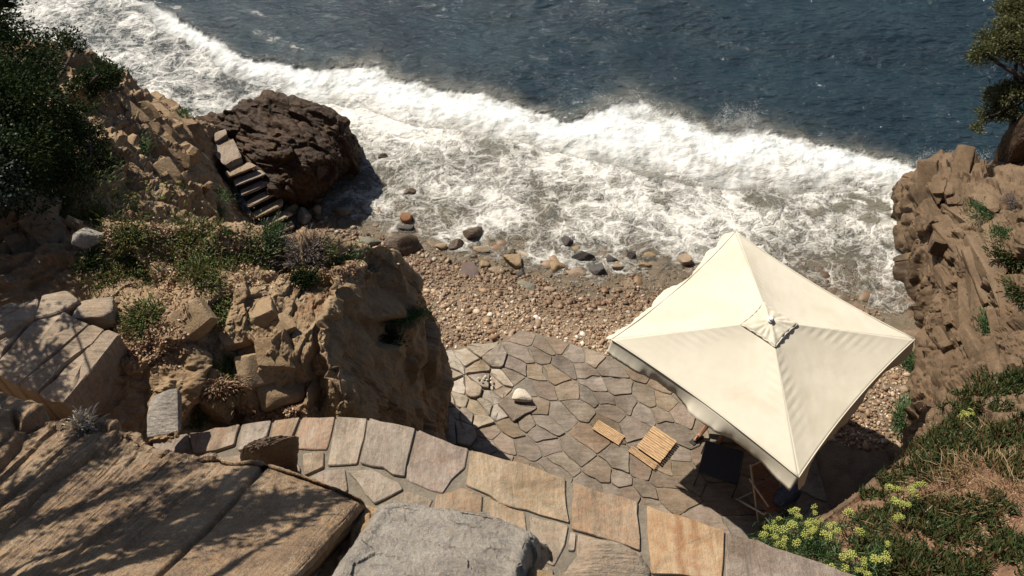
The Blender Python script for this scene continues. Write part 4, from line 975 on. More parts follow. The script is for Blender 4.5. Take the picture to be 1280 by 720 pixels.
for i, q in enumerate(TR):
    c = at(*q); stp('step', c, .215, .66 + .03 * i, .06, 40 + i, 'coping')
    stp('riser', W3(c[0] + back_[0] * .09, c[1] + back_[1] * .09, c[2] - .07), .12, .56 + .03 * i, .34, 80 + i, 'dark')  # shade under the treads is put into the risers' dark colour
c = at(284, 188, .52); stp('landing_slab', c, .80, .52, .2, 60, 'coping')
c = at(274, 167, .62); stp('landing_slab', c, .30, .34, .2, 61, 'coping')

# ------------------------------------------------------------------ slab steps on the left
def slabs():
    root = empty('slab_steps', tuple(at(100, 440, 4.7)), 'big flat weathered stone slabs with a deep shaded edge, left of the bare earth', 'stone steps')
    L = [([(150, 417), (134, 411), (46, 492), (78, 503)], 5.32, .50), ([(131, 411), (114, 404), (22, 482), (44, 491)], 5.335, .5), ([(112, 404), (80, 388), (40, 402), (-10, 462), (20, 482)], 5.35, .5),
         ([(78, 388), (100, 375), (84, 362), (52, 368), (40, 398)], 5.38, .5), ([(36, 402), (8, 410), (-40, 440), (-14, 462)], 5.36, .5), ([(40, 398), (48, 372), (10, 378), (-60, 410), (-44, 440)], 5.4, .5)]
    for i, (q, z, th) in enumerate(L):
        P = [at(a, b, z)[:2] for a, b in q]; c = np.mean(P, 0); P = [c + (p - c) * .99 for p in P]
        me = mesh_np('slab', *stone_geo([p - c for p in P], th, jit=.015, bev=.014, seed=50 + i, wave=.008), mat=M['slabstone']); me.set_sharp_from_angle(angle=R(40))
        o = link('slab', me, root); o.location = Vector((c[0], c[1], z)) - root.location; o.rotation_euler = (rng.normal(0, .015), rng.normal(0, .015), 0)
slabs()
def rk(name, px, py, z, w, d, h, seed, mat, label, rz=0, tilt=(0, 0), **kw):
    "w, d in metres"
    return rock(name, tuple(at(px, py, z)), (w, d, h), seed, mat, label, (tilt[0], tilt[1], rz), **kw)
rk('boulder', 123, 393, 5.22, .40, .26, .24, 71, 'slabstone', 'tan boulder on the earth just above the corner of the big stone slabs', .1, cat='rock', sub=4, planes=8, p=18, box=True)
rk('boulder', 108, 296, 5.35, .34, .26, .24, 72, 'greyslab', 'grey pitted boulder half buried in the earth bank below the dark tree', .3, cat='rock', sub=4)
rk('standing_slab', 206, 518, 4.93, .32, .42, .10, 73, 'greyslab', 'pale grey flat slab leaning on the earth at the start of the curved path', .25, (.35, -.1), cat='stone slab', sub=4, planes=6, p=30, box=True)
rk('standing_stone', 338, 574, 4.93, .50, .13, .78, 74, 'wet_and_shade_stone', 'jagged stone, shade put into its dark brown, standing upright on the curved path', .40, (.10, .22), cat='rock', sub=4, planes=9, p=22, box=True, rough=.10)  # dry stone; its shaded face is painted in by the dark colour
_t = [(476, 635), (497, 630), (530, 632), (562, 635), (590, 639), (614, 644), (642, 656), (668, 672)]
_b = [(402, 745), (436, 746), (488, 748), (530, 748), (568, 748), (600, 746), (622, 744), (636, 742)]
rowsG = [[(468, 660, 6.6)] + [(a, b + 12, 6.6) for a, b in _t] + [(692, 700, 6.5)]]
for f, z in ((0, 7.05), (.03, 7.16), (.06, 7.18), (.4, 7.28), (1, 7.45), (1.6, 7.6)):
    r = [(a + (c - a) * f, b + (d - b) * f, z) for (a, b), (c, d) in zip(_t, _b)]
    rowsG.append([(r[0][0] - 9, r[0][1] + 10, z - .4)] + r + [(r[-1][0] + 22 - 8 * f, r[-1][1] + 20, z - .42)])
def dispG(P, N, u, v):
    b1, k1 = blocky(rotz(P, .5), 5.0, 61, (1, 1.5, 1), .05)
    return .018 * b1 + .03 * fbm(P, 2.5, 5, .6, 62) + .012 * fbm(P, 16, 5, .7, 63)
o = sheet('foreground_slab', rowsG, 220, 300, M['greyslab'], dispG, kind=None, bv=False, blur=0)
tag(o, 'big rough sparkling grey stone slab at the bottom edge in the foreground', 'stone slab')
rowsO = [[(455, 640, 5.6), (466, 640, 5.6), (480, 640, 5.6), (500, 640, 5.6)], [(450, 642, 6.35), (462, 640, 6.5), (478, 642, 6.5), (500, 645, 6.5)], [(420, 690, 6.6), (440, 684, 6.72), (460, 688, 6.72), (490, 700, 6.7)], [(385, 735, 6.9), (400, 735, 7.0), (440, 740, 7.0), (470, 745, 6.9)], [(350, 800, 7.2), (370, 800, 7.3), (420, 800, 7.3), (450, 800, 7.2)]]
o = sheet('foreground_rock', rowsO, 120, 80, M['ochre'], lambda P, N, u, v: .05 * blocky(P, 6, 65, (1.5, 1, 1), .06)[0] + .035 * fbm(P, 5, 5, .7, 66) + .012 * fbm(P, 22, 4, .7, 67), kind=None, bv=False)
tag(o, 'crumbling ochre rock strip wedged between the brown slate and the grey slab', 'rock')
rk('foreground_rock', 745, 716, 6.9, .60, .34, .34, 77, 'slabstone', 'rounded tan rock at the bottom edge right of the grey slab', -.12, (0, 0), cat='rock', sub=5, planes=10, p=9)
rk('foreground_rock', 672, 728, 7.1, .26, .22, .24, 78, 'ochre', 'small orange rock between the grey slab and the rounded tan rock', .2, (0, 0), cat='rock', sub=4)
rk('white_boulder', 652, 494, .15, .37, .23, .17, 79, 'whitestone', 'smooth white boulder on a raised grey slab of the terrace', -.2, (0, 0), cat='boulder', sub=4, planes=13, p=6, rough=.05)
gp = [at(a, b, .08)[:2] for a, b in [(622, 504), (640, 490), (664, 494), (672, 508), (642, 526)]]
o = stone('raised_slab', gp, .07, .07, 'flag', None, 811, (.02, .10)); tag(o, 'dark grey raised slab of the terrace carrying the white boulder', 'stone slab')
for i in range(9):
    a, b = 608 + rng.normal(0, 5), 473 + rng.normal(0, 2.2)
    rock('white_pebble', tuple(at(a, b, .09)), (.05, .04, .03), 120 + i, 'whitestone', 'small white pebble in the little collection laid on the pale stones', (0, 0, i), 'white pebbles laid out on the pale stones', cat='pebble', sub=2, p=6)
rock('white_ball', tuple(at(1072, 572, -.45)), (.09, .09, .08), 140, 'whitestone', 'round white stone at the edge of shade right of the parasol', cat='stone', sub=3, planes=20, p=8)
print('stones', time.time() - T0)

# ------------------------------------------------------------------ parasol
def parasol():
    C = np.array([3.53, 6.80]); ZE, ZA, HD = 2.22, 2.63, 2.13
    root = empty('parasol', (C[0], C[1], 0), 'large square cream canvas parasol standing on the flagstone terrace', 'parasol')
    K = [np.array([0, HD]), np.array([HD, 0]), np.array([0, -HD]), np.array([-HD, 0])]      # far, right, near, left
    ns, nt_ = 44, 61
    V, F, k0 = [], [], 0
    s = np.linspace(.04, 1, ns); t = np.linspace(0, 1, nt_)
    SS, TT = np.meshgrid(s, t, indexing='ij')
    for q in range(4):
        a, b = K[q], K[(q + 1) % 4]
        e = 4 * TT * (1 - TT)
        nrm = (a + b) / np.linalg.norm(a + b)
        E2 = a[None, None] * (1 - TT)[..., None] + b[None, None] * TT[..., None] - nrm * (.075 * e)[..., None] * SS[..., None]
        xy = E2 * SS[..., None]
        z = ZA + (ZE - ZA) * SS - .055 * np.sin(PI * SS) * e - .02 * e * SS
        z = np.minimum(z, ZA - .05)
        rib = np.minimum(TT, 1 - TT)
        amp = (.5 + .9 * (q in (1, 2)))
        z = z + amp * .006 * np.sin(SS * 88 + 5 * rib + q) * np.exp(-((rib - .10) / .085) ** 2) * np.exp(-((SS - .45) / .28) ** 2)
        Pn = np.stack([xy[..., 0] + 9 * q, xy[..., 1], 0 * z], -1).reshape(-1, 3)
        z = z + (.010 * fbm(Pn, 1.4, 3, .5, 91) + .004 * fbm(Pn * (3, 1, 1), 3.5, 2, .5, 92)).reshape(z.shape) * np.minimum(1, rib * 8)
        P = np.concatenate([xy, z[..., None]], -1).reshape(-1, 3); V.append(P); F.append(gridF(ns, nt_) + k0); k0 += len(P)
    F = np.concatenate(F)
    me = mesh_np('canopy', np.concatenate(V), F, M['canvas']); cano = link('canopy', me, root)
    md = cano.modifiers.new('thick', 'SOLIDIFY'); md.thickness = .003
    # valance: one hanging strip per side; the wind folds up the far left one
    flare = [.35, .12, .16, 1.0]
    for q in range(4):
        a, b = K[q], K[(q + 1) % 4]; nrm = (a + b) / np.linalg.norm(a + b); n = 90
        t = np.linspace(0, 1, n); e = 4 * t * (1 - t)
        base = a[None] * (1 - t)[:, None] + b[None] * t[:, None] - nrm * (.075 * e)[:, None]
        zt = np.full(n, ZE) - .02 * e
        wv = fbm(np.stack([t * 9 + 20 * q, 0 * t, 0 * t], -1), 1, 4, .55, 93) + .5 * np.sin(t * 13 + q)
        rows = []
        for j, d in enumerate(np.linspace(0, 1, 7)):
            L = (.25 if q != 3 else .14) * d
            if q == 3: an = .85 + .55 * wv * (.3 + d)                        # left -> far: flapping outwards
            elif q == 2: an = .24 + .40 * wv * d + .22 * sstep(.26, .42, t) * sstep(.60, .46, t)
            else: an = .16 + .30 * wv * d
            out = np.sin(an) * L; dn = np.cos(an) * L
            rows.append(np.c_[base + nrm * out[:, None], zt - dn + .004])
        P = np.concatenate(rows)
        o = link('valance', mesh_np('valance', P, gridF(7, n), M['canvas']), root); o.modifiers.new('thick', 'SOLIDIFY').thickness = .004
    # hem roll along the edge
    for q in range(4):
        a, b = K[q], K[(q + 1) % 4]; nrm = (a + b) / np.linalg.norm(a + b); t = np.linspace(0, 1, 24); e = 4 * t * (1 - t)
        base = a[None] * (1 - t)[:, None] + b[None] * t[:, None] - nrm * (.075 * e - .002)[:, None]
        obj('hem', tube_geo(np.c_[base, np.full(24, ZE + .002) - .02 * e], .009, 6), M['canvas'], root, True)
    # vent cap
    hc = .40; n = 33
    gx, gy = np.meshgrid(np.linspace(-1, 1, n), np.linspace(-1, 1, n)); a_, b_ = gx.ravel(), gy.ravel()
    m_ = np.maximum(abs(a_), abs(b_))
    ins = 1 - .10 * m_ * (1 - np.minimum(abs(a_), abs(b_)) ** 2 / np.maximum(m_, 1e-6) ** 2)
    x_ = (a_ - b_) * hc / 2 * ins; y_ = (a_ + b_) * hc / 2 * ins
    th = np.arctan2(y_, x_)
    z_ = ZA + .015 - .078 * m_ + .026 * np.sin(th * 13 + 2 * m_ + 2 * np.sin(th * 3)) * m_ ** .7 * (1.15 - m_) + .022 * fbm(np.stack([x_, y_, 0 * x_], -1), 7, 3, .6, 95)
    z_ = np.where(m_ > .97, z_ - .035, z_)
    o = link('vent_cap', mesh_np('vent_cap', np.c_[x_, y_, z_], gridF(n, n), M['canvas']), root); o.modifiers.new('thick', 'SOLIDIFY').thickness = .006
    for k in range(4):
        a = K[k] / HD * hc * .98; b = K[(k + 1) % 4] / HD * hc * .98
        t = np.linspace(0, 1, 16)[:, None]; P = a * (1 - t) + b * t; P = P * (1 - .10 * 4 * t * (1 - t) * .8)
        obj('vent_hem', tube_geo(np.c_[P, np.full(16, ZA - .072) + .012 * np.sin(np.arange(16) * 1.9 + k)], .011, 6), M['canvas'], root, True)
    prof = [(0, 0), (.045, 0), (.048, .008), (.028, .014), (.024, .022), (.032, .03), (.03, .042), (.015, .05), (0, .052)]
    V = [(r * math.cos(i * PI / 8), r * math.sin(i * PI / 8), z + ZA + .02) for r, z in prof for i in range(16)]
    F = [(j * 16 + i, j * 16 + (i + 1) % 16, (j + 1) * 16 + (i + 1) % 16, (j + 1) * 16 + i) for j in range(len(prof) - 1) for i in range(16)]
    obj('finial', (V, F), M['white'], root, True)
    obj('pole', tube_geo([(0, 0, .05), (0, 0, 1.4), (0, 0, ZA + .05)], .03, 14), M['alu'], root, True)
    V, F = stone_geo([np.array(p) for p in ((-.4, -.4), (.4, -.4), (.4, .4), (-.4, .4))], .07, jit=0, bev=.01, wave=0); V[:, 2] += .08
    obj('base', (V, F), M['mortar'], root)
    for k in range(4):
        e = K[k]
        hub = np.array([0, 0, ZA - .06]); tip = np.array([*e * .985, ZE - .03])
        obj('rib', rod(hub, tip, .012, 6), M['pale_wood'], root, True)
        mid_ = hub + (tip - hub) * .5
        obj('strut', rod((0, 0, 1.75), mid_, .010, 6), M['pale_wood'], root, True)
    obj('hub', tube_geo([(0, 0, 1.70), (0, 0, 1.75), (0, 0, 1.80)], .05, 12), M['alu'], root, True)
parasol()
# ------------------------------------------------------------------ things under the parasol
def table():
    root = empty('side_table', (3.14, 5.86, .01), 'low dark blue table with thin black legs in the shade at the parasol edge', 'table', rz=R(-20))
    g = [box_geo((0, 0, .40), (.58, .58, .012))]
    obj('tabletop', merge(g), plain('dark_blue_sling', (.012, .016, .03), .45, .3, 60), root)
    for sx in (-1, 1):
        obj('frame_rail', rod((sx * .285, -.285, .40), (sx * .285, .285, .40), .012), M['black'], root, True)
        obj('frame_rail', rod((-.285, sx * .285, .40), (.285, sx * .285, .40), .012), M['black'], root, True)
        for sy in (-1, 1): obj('leg', rod((sx * .28, sy * .28, .39), (sx * .29, sy * .29, 0), .011), M['black'], root, True)
table()
def chair(loc, rz, label):
    root = empty('folding_chair', loc, label, 'chair', rz=rz)
    for k in range(9):
        y = -.20 + .05 * k
        obj('seat_slat', box_geo((0, y, .46), (.40, .042, .014)), M['red_wood'], root)
    tl = R(-14); Rm = np.array(Matrix.Rotation(tl, 3, 'X'))
    for k in range(8):
        h = .06 + .052 * k
        p = Rm @ np.array([0, 0, h]) + np.array([0, -.23, .46]) * 1.0
        obj('back_slat', box_geo((p[0], -.22 - h * .25, .48 + h * .97), (.40, .014, .046), Rm), M['red_wood'], root)
    for sx in (-1, 1):
        x = sx * .225
        obj('leg', rod((x, .24, 0), (x, -.34, .96), .014), M['pale_wood'], root, True)
        obj('leg', rod((x + sx * .028, -.30, 0), (x + sx * .028, .22, .47), .014), M['pale_wood'], root, True)
        obj('arm', rod((x, -.26, .68), (x, .20, .66), .014), M['pale_wood'], root, True)
    for y, z in ((.20, .06), (-.27, .05), (.20, .44), (-.33, .94)):
        obj('crossbar', rod((-.23, y, z), (.23, y, z), .012), M['pale_wood'], root, True)
chair((3.73, 5.30, .01), R(205), 'folding chair of reddish slats and pale legs at the near corner under the parasol')
chair((3.58, 6.95, .01), R(125), 'folding chair under the parasol with the seated person')
def bag():
    V, F = ico(4); V = V.copy()
    V = V * (1 + .30 * fbm(V, 1.6, 4, .6, 55)[:, None] + .12 * fbm(V * (1, 1, .35), 4, 3, .6, 56, 1)[:, None]) * (.20, .12, .20)
    V[:, 2] -= .1 * np.abs(V[:, 0]) / .2
    me = mesh_np('cloth', V, F, M['bluebag'])
    o = link('blue_cloth', me, None, (3.97, 5.26, .62), (0, .3, .5)); tag(o, 'crumpled blue cloth hanging on the corner of the slatted folding chair', 'cloth')
bag()
def person():
    root = empty('person', (3.55, 6.92, .02), 'person seated in the shade under the parasol, only a bare lower leg and foot showing', 'person')
    J = {'pel': (3.58, 6.93, .55), 'wst': (3.61, 6.95, .75), 'chs': (3.66, 6.98, 1.0), 'nck': (3.66, 6.98, 1.16), 'hd0': (3.64, 6.97, 1.25), 'hd1': (3.63, 6.96, 1.36),
         'hl': (3.50, 6.99, .54), 'kl': (3.16, 6.66, .52), 'al': (2.99, 6.53, .09), 'tl': (2.87, 6.43, .05),
         'hr': (3.62, 6.83, .54), 'kr': (3.32, 6.46, .52), 'ar': (3.28, 6.42, .09), 'tr': (3.16, 6.32, .05),
         'sl': (3.56, 7.13, 1.08), 'el': (3.40, 7.10, .82), 'wl': (3.25, 6.88, .66), 'sr': (3.78, 6.83, 1.08), 'er': (3.62, 6.66, .82), 'wr': (3.40, 6.60, .64)}
    Rr = dict(pel=.15, wst=.13, chs=.15, nck=.055, hd0=.085, hd1=.09, hl=.09, kl=.058, al=.036, tl=.028, hr=.09, kr=.058, ar=.036, tr=.028, sl=.06, el=.042, wl=.028, sr=.06, er=.042, wr=.028)
    Ed = [('pel', 'wst'), ('wst', 'chs'), ('chs', 'nck'), ('nck', 'hd0'), ('hd0', 'hd1'), ('pel', 'hl'), ('hl', 'kl'), ('kl', 'al'), ('al', 'tl'), ('pel', 'hr'), ('hr', 'kr'), ('kr', 'ar'), ('ar', 'tr'),
          ('chs', 'sl'), ('sl', 'el'), ('el', 'wl'), ('chs', 'sr'), ('sr', 'er'), ('er', 'wr')]
    for s_ in 'lr':                                                       # calf bulge, hand and fingers
        k, a = np.array(J['k' + s_]), np.array(J['a' + s_]); J['c' + s_] = tuple(k + (a - k) * .35 + np.array([.015, .015, 0])); Rr['c' + s_] = .056
        Ed.remove(('k' + s_, 'a' + s_)); Ed += [('k' + s_, 'c' + s_), ('c' + s_, 'a' + s_)]
        w = np.array(J['w' + s_]); d = w - np.array(J['e' + s_]); d /= np.linalg.norm(d); sd_ = np.cross(d, (0, 0, 1)); sd_ /= np.linalg.norm(sd_)
        J['p' + s_] = tuple(w + d * .07); Rr['p' + s_] = .03; Ed.append(('w' + s_, 'p' + s_))
        for f in range(5):
            o_ = (f - 2) * .02; l = (.045, .075, .085, .078, .06)[f]; b_ = w + d * (.05 if f == 0 else .09) + sd_ * o_
            J[f'f{f}{s_}'] = tuple(b_); J[f'g{f}{s_}'] = tuple(b_ + d * l * .8 + sd_ * o_ * .5 - np.array([0, 0, .025])); Rr[f'f{f}{s_}'] = .010; Rr[f'g{f}{s_}'] = .008
            Ed += [('p' + s_, f'f{f}{s_}'), (f'f{f}{s_}', f'g{f}{s_}')]
    names = list(J); org = np.array(root.location)
    me = bpy.data.meshes.new('body'); me.from_pydata([tuple(np.array(J[n]) - org) for n in names], [(names.index(a), names.index(b)) for a, b in Ed], [])
    me.materials.append(M['skin'])
    o = link('body', me, root); o.modifiers.new('skin', 'SKIN')
    for n, sv in zip(names, me.skin_vertices[0].data): sv.radius = (Rr[n], Rr[n]); sv.use_root = n == 'pel'
    o.modifiers.new('sub', 'SUBSURF').levels = 1; o.modifiers['sub'].render_levels = 1
    for s_ in 'lr':
        h, k = np.array(J['h' + s_]) - org, np.array(J['k' + s_]) - org
        obj('shorts_leg', tube_geo([h + (h - k) * .25, h, h + (k - h) * .45, h + (k - h) * .72], [.125, .12, .105, .10], 14, False), M['shorts'], root, True)
        a, t = np.array(J['a' + s_]) - org, np.array(J['t' + s_]) - org; dd = t - a; ang = math.atan2(dd[1], dd[0])
        c = (a + t) / 2; so = obj('sandal', box_geo((0, 0, 0), (.25, .09, .02)), M['sandal'], root); so.location = (c[0], c[1], .0); so.rotation_euler = (0, 0, ang)
        obj('strap', tube_geo([c + (-.045 * math.sin(-ang), -.045, .0), c + (0, 0, .055), c + (.045 * math.sin(-ang), .045, .0)], .008, 6), M['sandal'], so.parent, True)
    V, F = ico(3); k = V[:, 2] > -.25; V = V * (.105, .105, .115) * np.where(k, 1, .55)[:, None] + (np.array(J['hd1']) - org + np.array([.012, .012, .012]))
    obj('hair', (V, F), M['hair'], root, True)
person()
def board(corners, z, label, n):
    P = [at(a, b, z) for a, b in corners]; c = np.mean(P, 0); ux = (P[1] - P[0] + P[2] - P[3]) / 2; uy = (P[3] - P[0] + P[2] - P[1]) / 2
    L, Wd = np.linalg.norm(ux), np.linalg.norm(uy); an = math.atan2(ux[1], ux[0])
    root = empty('wooden_mat', (c[0], c[1], z - .03), label, 'wooden mat', rz=an)
    for k in range(n):
        y = (k + .5) / n * Wd - Wd / 2
        o = obj('slat', box_geo((rng.normal(0, .004), y, .022 + rng.normal(0, .0015)), (L, Wd / n - .006, .016)), M['board'], root)
    for x in (-.36, .36): obj('batten', box_geo((x * L, 0, .006), (.035, Wd * .95, .012)), M['boarddark'], root)
board([(748, 525), (781, 544), (773, 557), (740, 535)], .05, 'small orange slatted wooden mat lying alone on the flagstones', 8)
board([(792, 558), (823, 580), (818, 587), (784, 563)], .05, 'narrow orange slatted wooden mat under the edge of the square one', 6)
board([(817, 532), (847, 552), (824, 578), (795, 558)], .085, 'square orange slatted wooden mat overlapping a narrow one', 12)
print('things', time.time() - T0)

# ------------------------------------------------------------------ plants
def unit(v): return v / (np.linalg.norm(v, axis=-1, keepdims=True) + 1e-9)
def leaf_geo(P, D, L, Wd):
    n = len(P); D = unit(D); s = unit(np.cross(D, rng.normal(size=(n, 3)))); L = np.broadcast_to(L, (n,))[:, None]; Wd = np.broadcast_to(Wd, (n,))[:, None]
    V = np.stack([P, P + D * L * .5 + s * Wd, P + D * L, P + D * L * .5 - s * Wd], 1).reshape(-1, 3)
    return V, (np.array([[0, 1, 2, 3]])[None] + 4 * np.arange(n)[:, None, None]).reshape(-1, 4)
def blade_geo(P, D, L, Wd, bend=.4):
    n = len(P); D = unit(D); s = unit(np.cross(D, rng.normal(size=(n, 3)))); L = np.broadcast_to(L, (n,))[:, None]; Wd = np.broadcast_to(Wd, (n,))[:, None]
    dn = np.array([0, 0, -1.0]) * bend; D2 = unit(D + dn); D3 = unit(D + 2.2 * dn)
    m = P + D * L * .4; m2 = m + D2 * L * .35; tp = m2 + D3 * L * .25
    V = np.stack([P - s * Wd * .7, P + s * Wd * .7, m - s * Wd, m + s * Wd, m2 - s * Wd * .7, m2 + s * Wd * .7, tp], 1).reshape(-1, 3)
    f = np.array([[0, 1, 3], [0, 3, 2], [2, 3, 5], [2, 5, 4], [4, 5, 6]])
    return V, (f[None] + 7 * np.arange(n)[:, None, None]).reshape(-1, 3)
def finger_geo(P, D, L, r):
    n = len(P); D = unit(D); s = unit(np.cross(D, rng.normal(size=(n, 3)))); u = np.cross(D, s); L = np.broadcast_to(L, (n,))[:, None]; r = np.broadcast_to(r, (n,))[:, None]
    m = P + D * L * .55 + np.array([0, 0, .12]) * L; tp = P + D * L + np.array([0, 0, .3]) * L
    R3 = [(math.cos(a), math.sin(a)) for a in (0, 2.1, 4.2)]
    V = np.stack([P + (s * c + u * q) * r * .7 for c, q in R3] + [m + (s * c + u * q) * r for c, q in R3] + [tp], 1).reshape(-1, 3)
    f = np.array([[0, 1, 4], [0, 4, 3], [1, 2, 5], [1, 5, 4], [2, 0, 3], [2, 3, 5], [3, 4, 6], [4, 5, 6], [5, 3, 6]])
    return V, (f[None] + 7 * np.arange(n)[:, None, None]).reshape(-1, 3)
def gmesh(name, geo, mat, parent=None, smooth=False): return link(name, mesh_np(name, geo[0], geo[1], M[mat], smooth), parent)
def clumpy(centers, radii, n, sub=10, tight=.28):
    "points gathered in sub-clumps inside ellipsoids, leaving gaps"
    out, dirs = [], []
    tot = sum(r ** 2 for r in radii)
    for c, r in zip(centers, radii):
        m = max(3, int(n * r ** 2 / tot)); sc = rng.normal(size=(sub, 3)); sc = sc / np.linalg.norm(sc, axis=1)[:, None] * r * rng.uniform(.45, 1.0, (sub, 1)) * (1, 1, .8)
        j = rng.integers(0, sub, m); p = sc[j] + rng.normal(size=(m, 3)) * r * tight * (1, 1, .7)
        out.append(np.asarray(c) + p); dirs.append(unit(p) * .8 + unit(p - sc[j]) * .7 + rng.normal(0, .5, (m, 3)))
    return np.concatenate(out), np.concatenate(dirs)
def tree(name, label, base, top, clumps, n, mat, L, Wd, sub=14, tr=.12, tight=.24, group=None, cat='tree'):
    base = np.asarray(base, float)
    root = empty(name, tuple(base), label, cat, group)
    cs = [at(*c[:3]) for c in clumps]; rs = [c[-1] for c in clumps]
    cs = [c - base for c in cs]; top = np.asarray(top) - base
    mid_ = top * .5 + rng.normal(0, .08, 3)
    geos = [tube_geo(catmull(np.array([(0, 0, -.4), mid_ * .5 + rng.normal(0, .04, 3), mid_, top]), 12), np.linspace(tr, tr * .45, 12), 8)]
    for c in cs:
        f = rng.uniform(.35, .9); s0 = top * f if f > .5 else mid_ * (f / .5)
        geos.append(tube_geo(catmull(np.array([s0, s0 * .5 + c * .5 + rng.normal(0, .1, 3), c]), 8), np.linspace(tr * .4, .012, 8), 6))
    V, F = merge(geos); obj('trunk', (V, F), M['bark'], root, True)
    P, D = clumpy(cs, rs, n, sub, tight)
    gmesh('crown', leaf_geo(P, D, L * rng.uniform(.6, 1.3, len(P)), Wd), mat, root)
    return root
tree('dark_tree', 'dense dark evergreen tree overhanging the headland in the upper left corner', at(0, 250, 4.9), at(-10, 130, 5.5),
     [(-60, 50, 6.0, .75), (-15, 62, 5.7, .58), (22, 66, 5.3, .44), (46, 82, 5.0, .32), (-60, 140, 6.0, .75), (-5, 130, 5.8, .62), (34, 130, 5.4, .46), (60, 140, 5.0, .34), (82, 165, 4.7, .28), (-50, 215, 5.9, .6), (0, 200, 5.8, .52), (35, 190, 5.4, .42), (66, 205, 5.0, .32), (88, 45, 4.6, .16), (70, 52, 4.7, .2), (96, 58, 4.5, .13), (20, 245, 5.5, .34)], 62000, 'juniper', .042, .011, sub=24, tight=.2)
tree('dark_shrub', 'dark evergreen shrub on the crest of the headland overlooking the sea', at(110, 112, 3.2), at(122, 95, 3.7),
     [(118, 92, 3.5, .32), (140, 92, 2.9, .18), (104, 105, 3.5, .24), (156, 91, 2.6, .10), (128, 82, 3.2, .14)], 6000, 'juniper', .042, .011, sub=12, tr=.05, cat='shrub')
tree('dark_shrub', 'dark evergreen shrub in shade below the headland crest, above the planted slope', at(105, 190, 3.8), at(110, 165, 4.3),
     [(105, 150, 4.1, .28), (116, 172, 3.9, .24), (95, 185, 4.5, .36), (120, 205, 4.1, .26), (90, 215, 4.7, .3)], 7000, 'juniper', .042, .011, sub=12, tr=.05, cat='shrub')
tree('grey_tree', 'grey green leafy branch reaching in at the left edge below the dark tree', at(-60, 330, 5.3), at(-20, 235, 5.9),
     [(-34, 205, 6.0, .36), (-6, 215, 5.9, .22), (-14, 245, 5.9, .26), (6, 195, 5.9, .14), (12, 236, 5.8, .14)], 6000, 'greytree', .05, .013, sub=14, tr=.05)
def shade_tree():
    "stands just left of the frame; its branches draw the streaks on the slate"
    sdn = np.array(sd)
    base = np.array([-4.5, 1.7, 5.4])
    root = empty('shade_tree', tuple(base), 'thin branched tree whose shadow stripes the slate and the slab steps in the near left', 'tree')
    # streaks on the ground: from, to (px), ground height, spray radius, density
    ST = [((-20, 690), (130, 560), 7.1, .085, 800), ((-20, 620), (60, 545), 6.9, .08, 500), ((20, 720), (215, 560), 7.2, .06, 700), ((90, 735), (250, 590), 7.3, .075, 900), ((150, 720), (300, 600), 7.3, .05, 600),
          ((190, 735), (345, 610), 7.3, .10, 1300), ((260, 700), (420, 600), 7.1, .06, 800), ((230, 660), (330, 585), 7.0, .05, 500), ((350, 735), (430, 622), 7.1, .012, 120), ((120, 590), (180, 548), 6.7, .09, 600), ((-40, 560), (40, 520), 6.8, .1, 500)]
    hub = np.array([-3.85, 2.15, 10.3]) - base
    geos = [tube_geo(catmull(np.array([(0, 0, -.3), (.1, .05, 1.2), (.0, .2, 2.6), hub]), 14), np.linspace(.13, .07, 14), 8)]
    PP, DD = [], []
    for i, (a, b, z, r, n) in enumerate(ST):
        t = 3.0 + .5 * rng.random()
        A = at(*a, z) + sdn * t - base; B = at(*b, z - .4) + sdn * (t + .1) - base
        pts = catmull(np.array([hub, A + (A - B) * .7, A, A * .5 + B * .5 + rng.normal(0, .03, 3), B]), 20)
        geos.append(tube_geo(pts, np.concatenate([np.full(8, .03), np.linspace(.03, max(.012, r * .42), 3), np.linspace(max(.012, r * .6), .014, 9)]), 8)); n = int(n * .9)
        for q_ in range(5 if r > .03 else 0):
            f0 = rng.uniform(.1, .6); S0 = A * (1 - f0) + B * f0; S1 = S0 + (B - A) * rng.uniform(.25, .5) + rng.normal(0, .13, 3) * (1, .3, .3)
            geos.append(tube_geo(catmull(np.array([S0, S0 * .5 + S1 * .5 + rng.normal(0, .03, 3), S1]), 8), np.linspace(.022, .006, 8), 6))
        f = rng.beta(1.3, 1.1, n)[:, None]; p = A * (1 - f) + B * f; w = r * 1.25 * (.45 + .9 * (fbm(np.c_[f * 6 + i * 7, 0 * f, 0 * f], 1, 2) > -.1))[:, None]
        PP.append(p + rng.normal(size=(n, 3)) * w * .6); DD.append(unit(B - A) + rng.normal(0, .4, (n, 3)))
    cl = [(at(40, 462, 5.35) + sdn * 3.2, .25, 1300), (at(22, 412, 5.35) + sdn * 3.0, .16, 500), (at(88, 398, 5.35) + sdn * 2.9, .07, 160), (at(20, 372, 5.35) + sdn * 3.1, .3, 1300)]
    for c, r, n in cl:
        c = c - base
        geos.append(tube_geo(catmull(np.array([hub * .95, hub * .5 + c * .5 + (0, 0, .2), c]), 10), np.linspace(.035, .01, 10), 6))
        p, d = clumpy([c], [r], n, 9, .3); PP.append(p); DD.append(d)
    V, F = merge(geos); obj('trunk', (V, F), M['bark'], root, True)
    P = np.concatenate(PP); D = np.concatenate(DD)
    gmesh('crown', leaf_geo(P, D, .06 * rng.uniform(.6, 1.3, len(P)), .016), 'juniper', root)
shade_tree()
tree('pine_tree', 'olive green pine with a dark leaning trunk at the upper right edge', at(1292, 215, 1.3), at(1312, 60, 3.6),
     [(1230, 68, 3.2, .22), (1246, 55, 3.3, .28), (1262, 38, 3.4, .30), (1280, 20, 3.5, .36), (1290, 60, 3.4, .36), (1320, 30, 3.6, .6), (1275, 62, 3.3, .24), (1262, 8, 3.5, .2)], 24000, 'pine', .06, .012, sub=20, tr=.17)
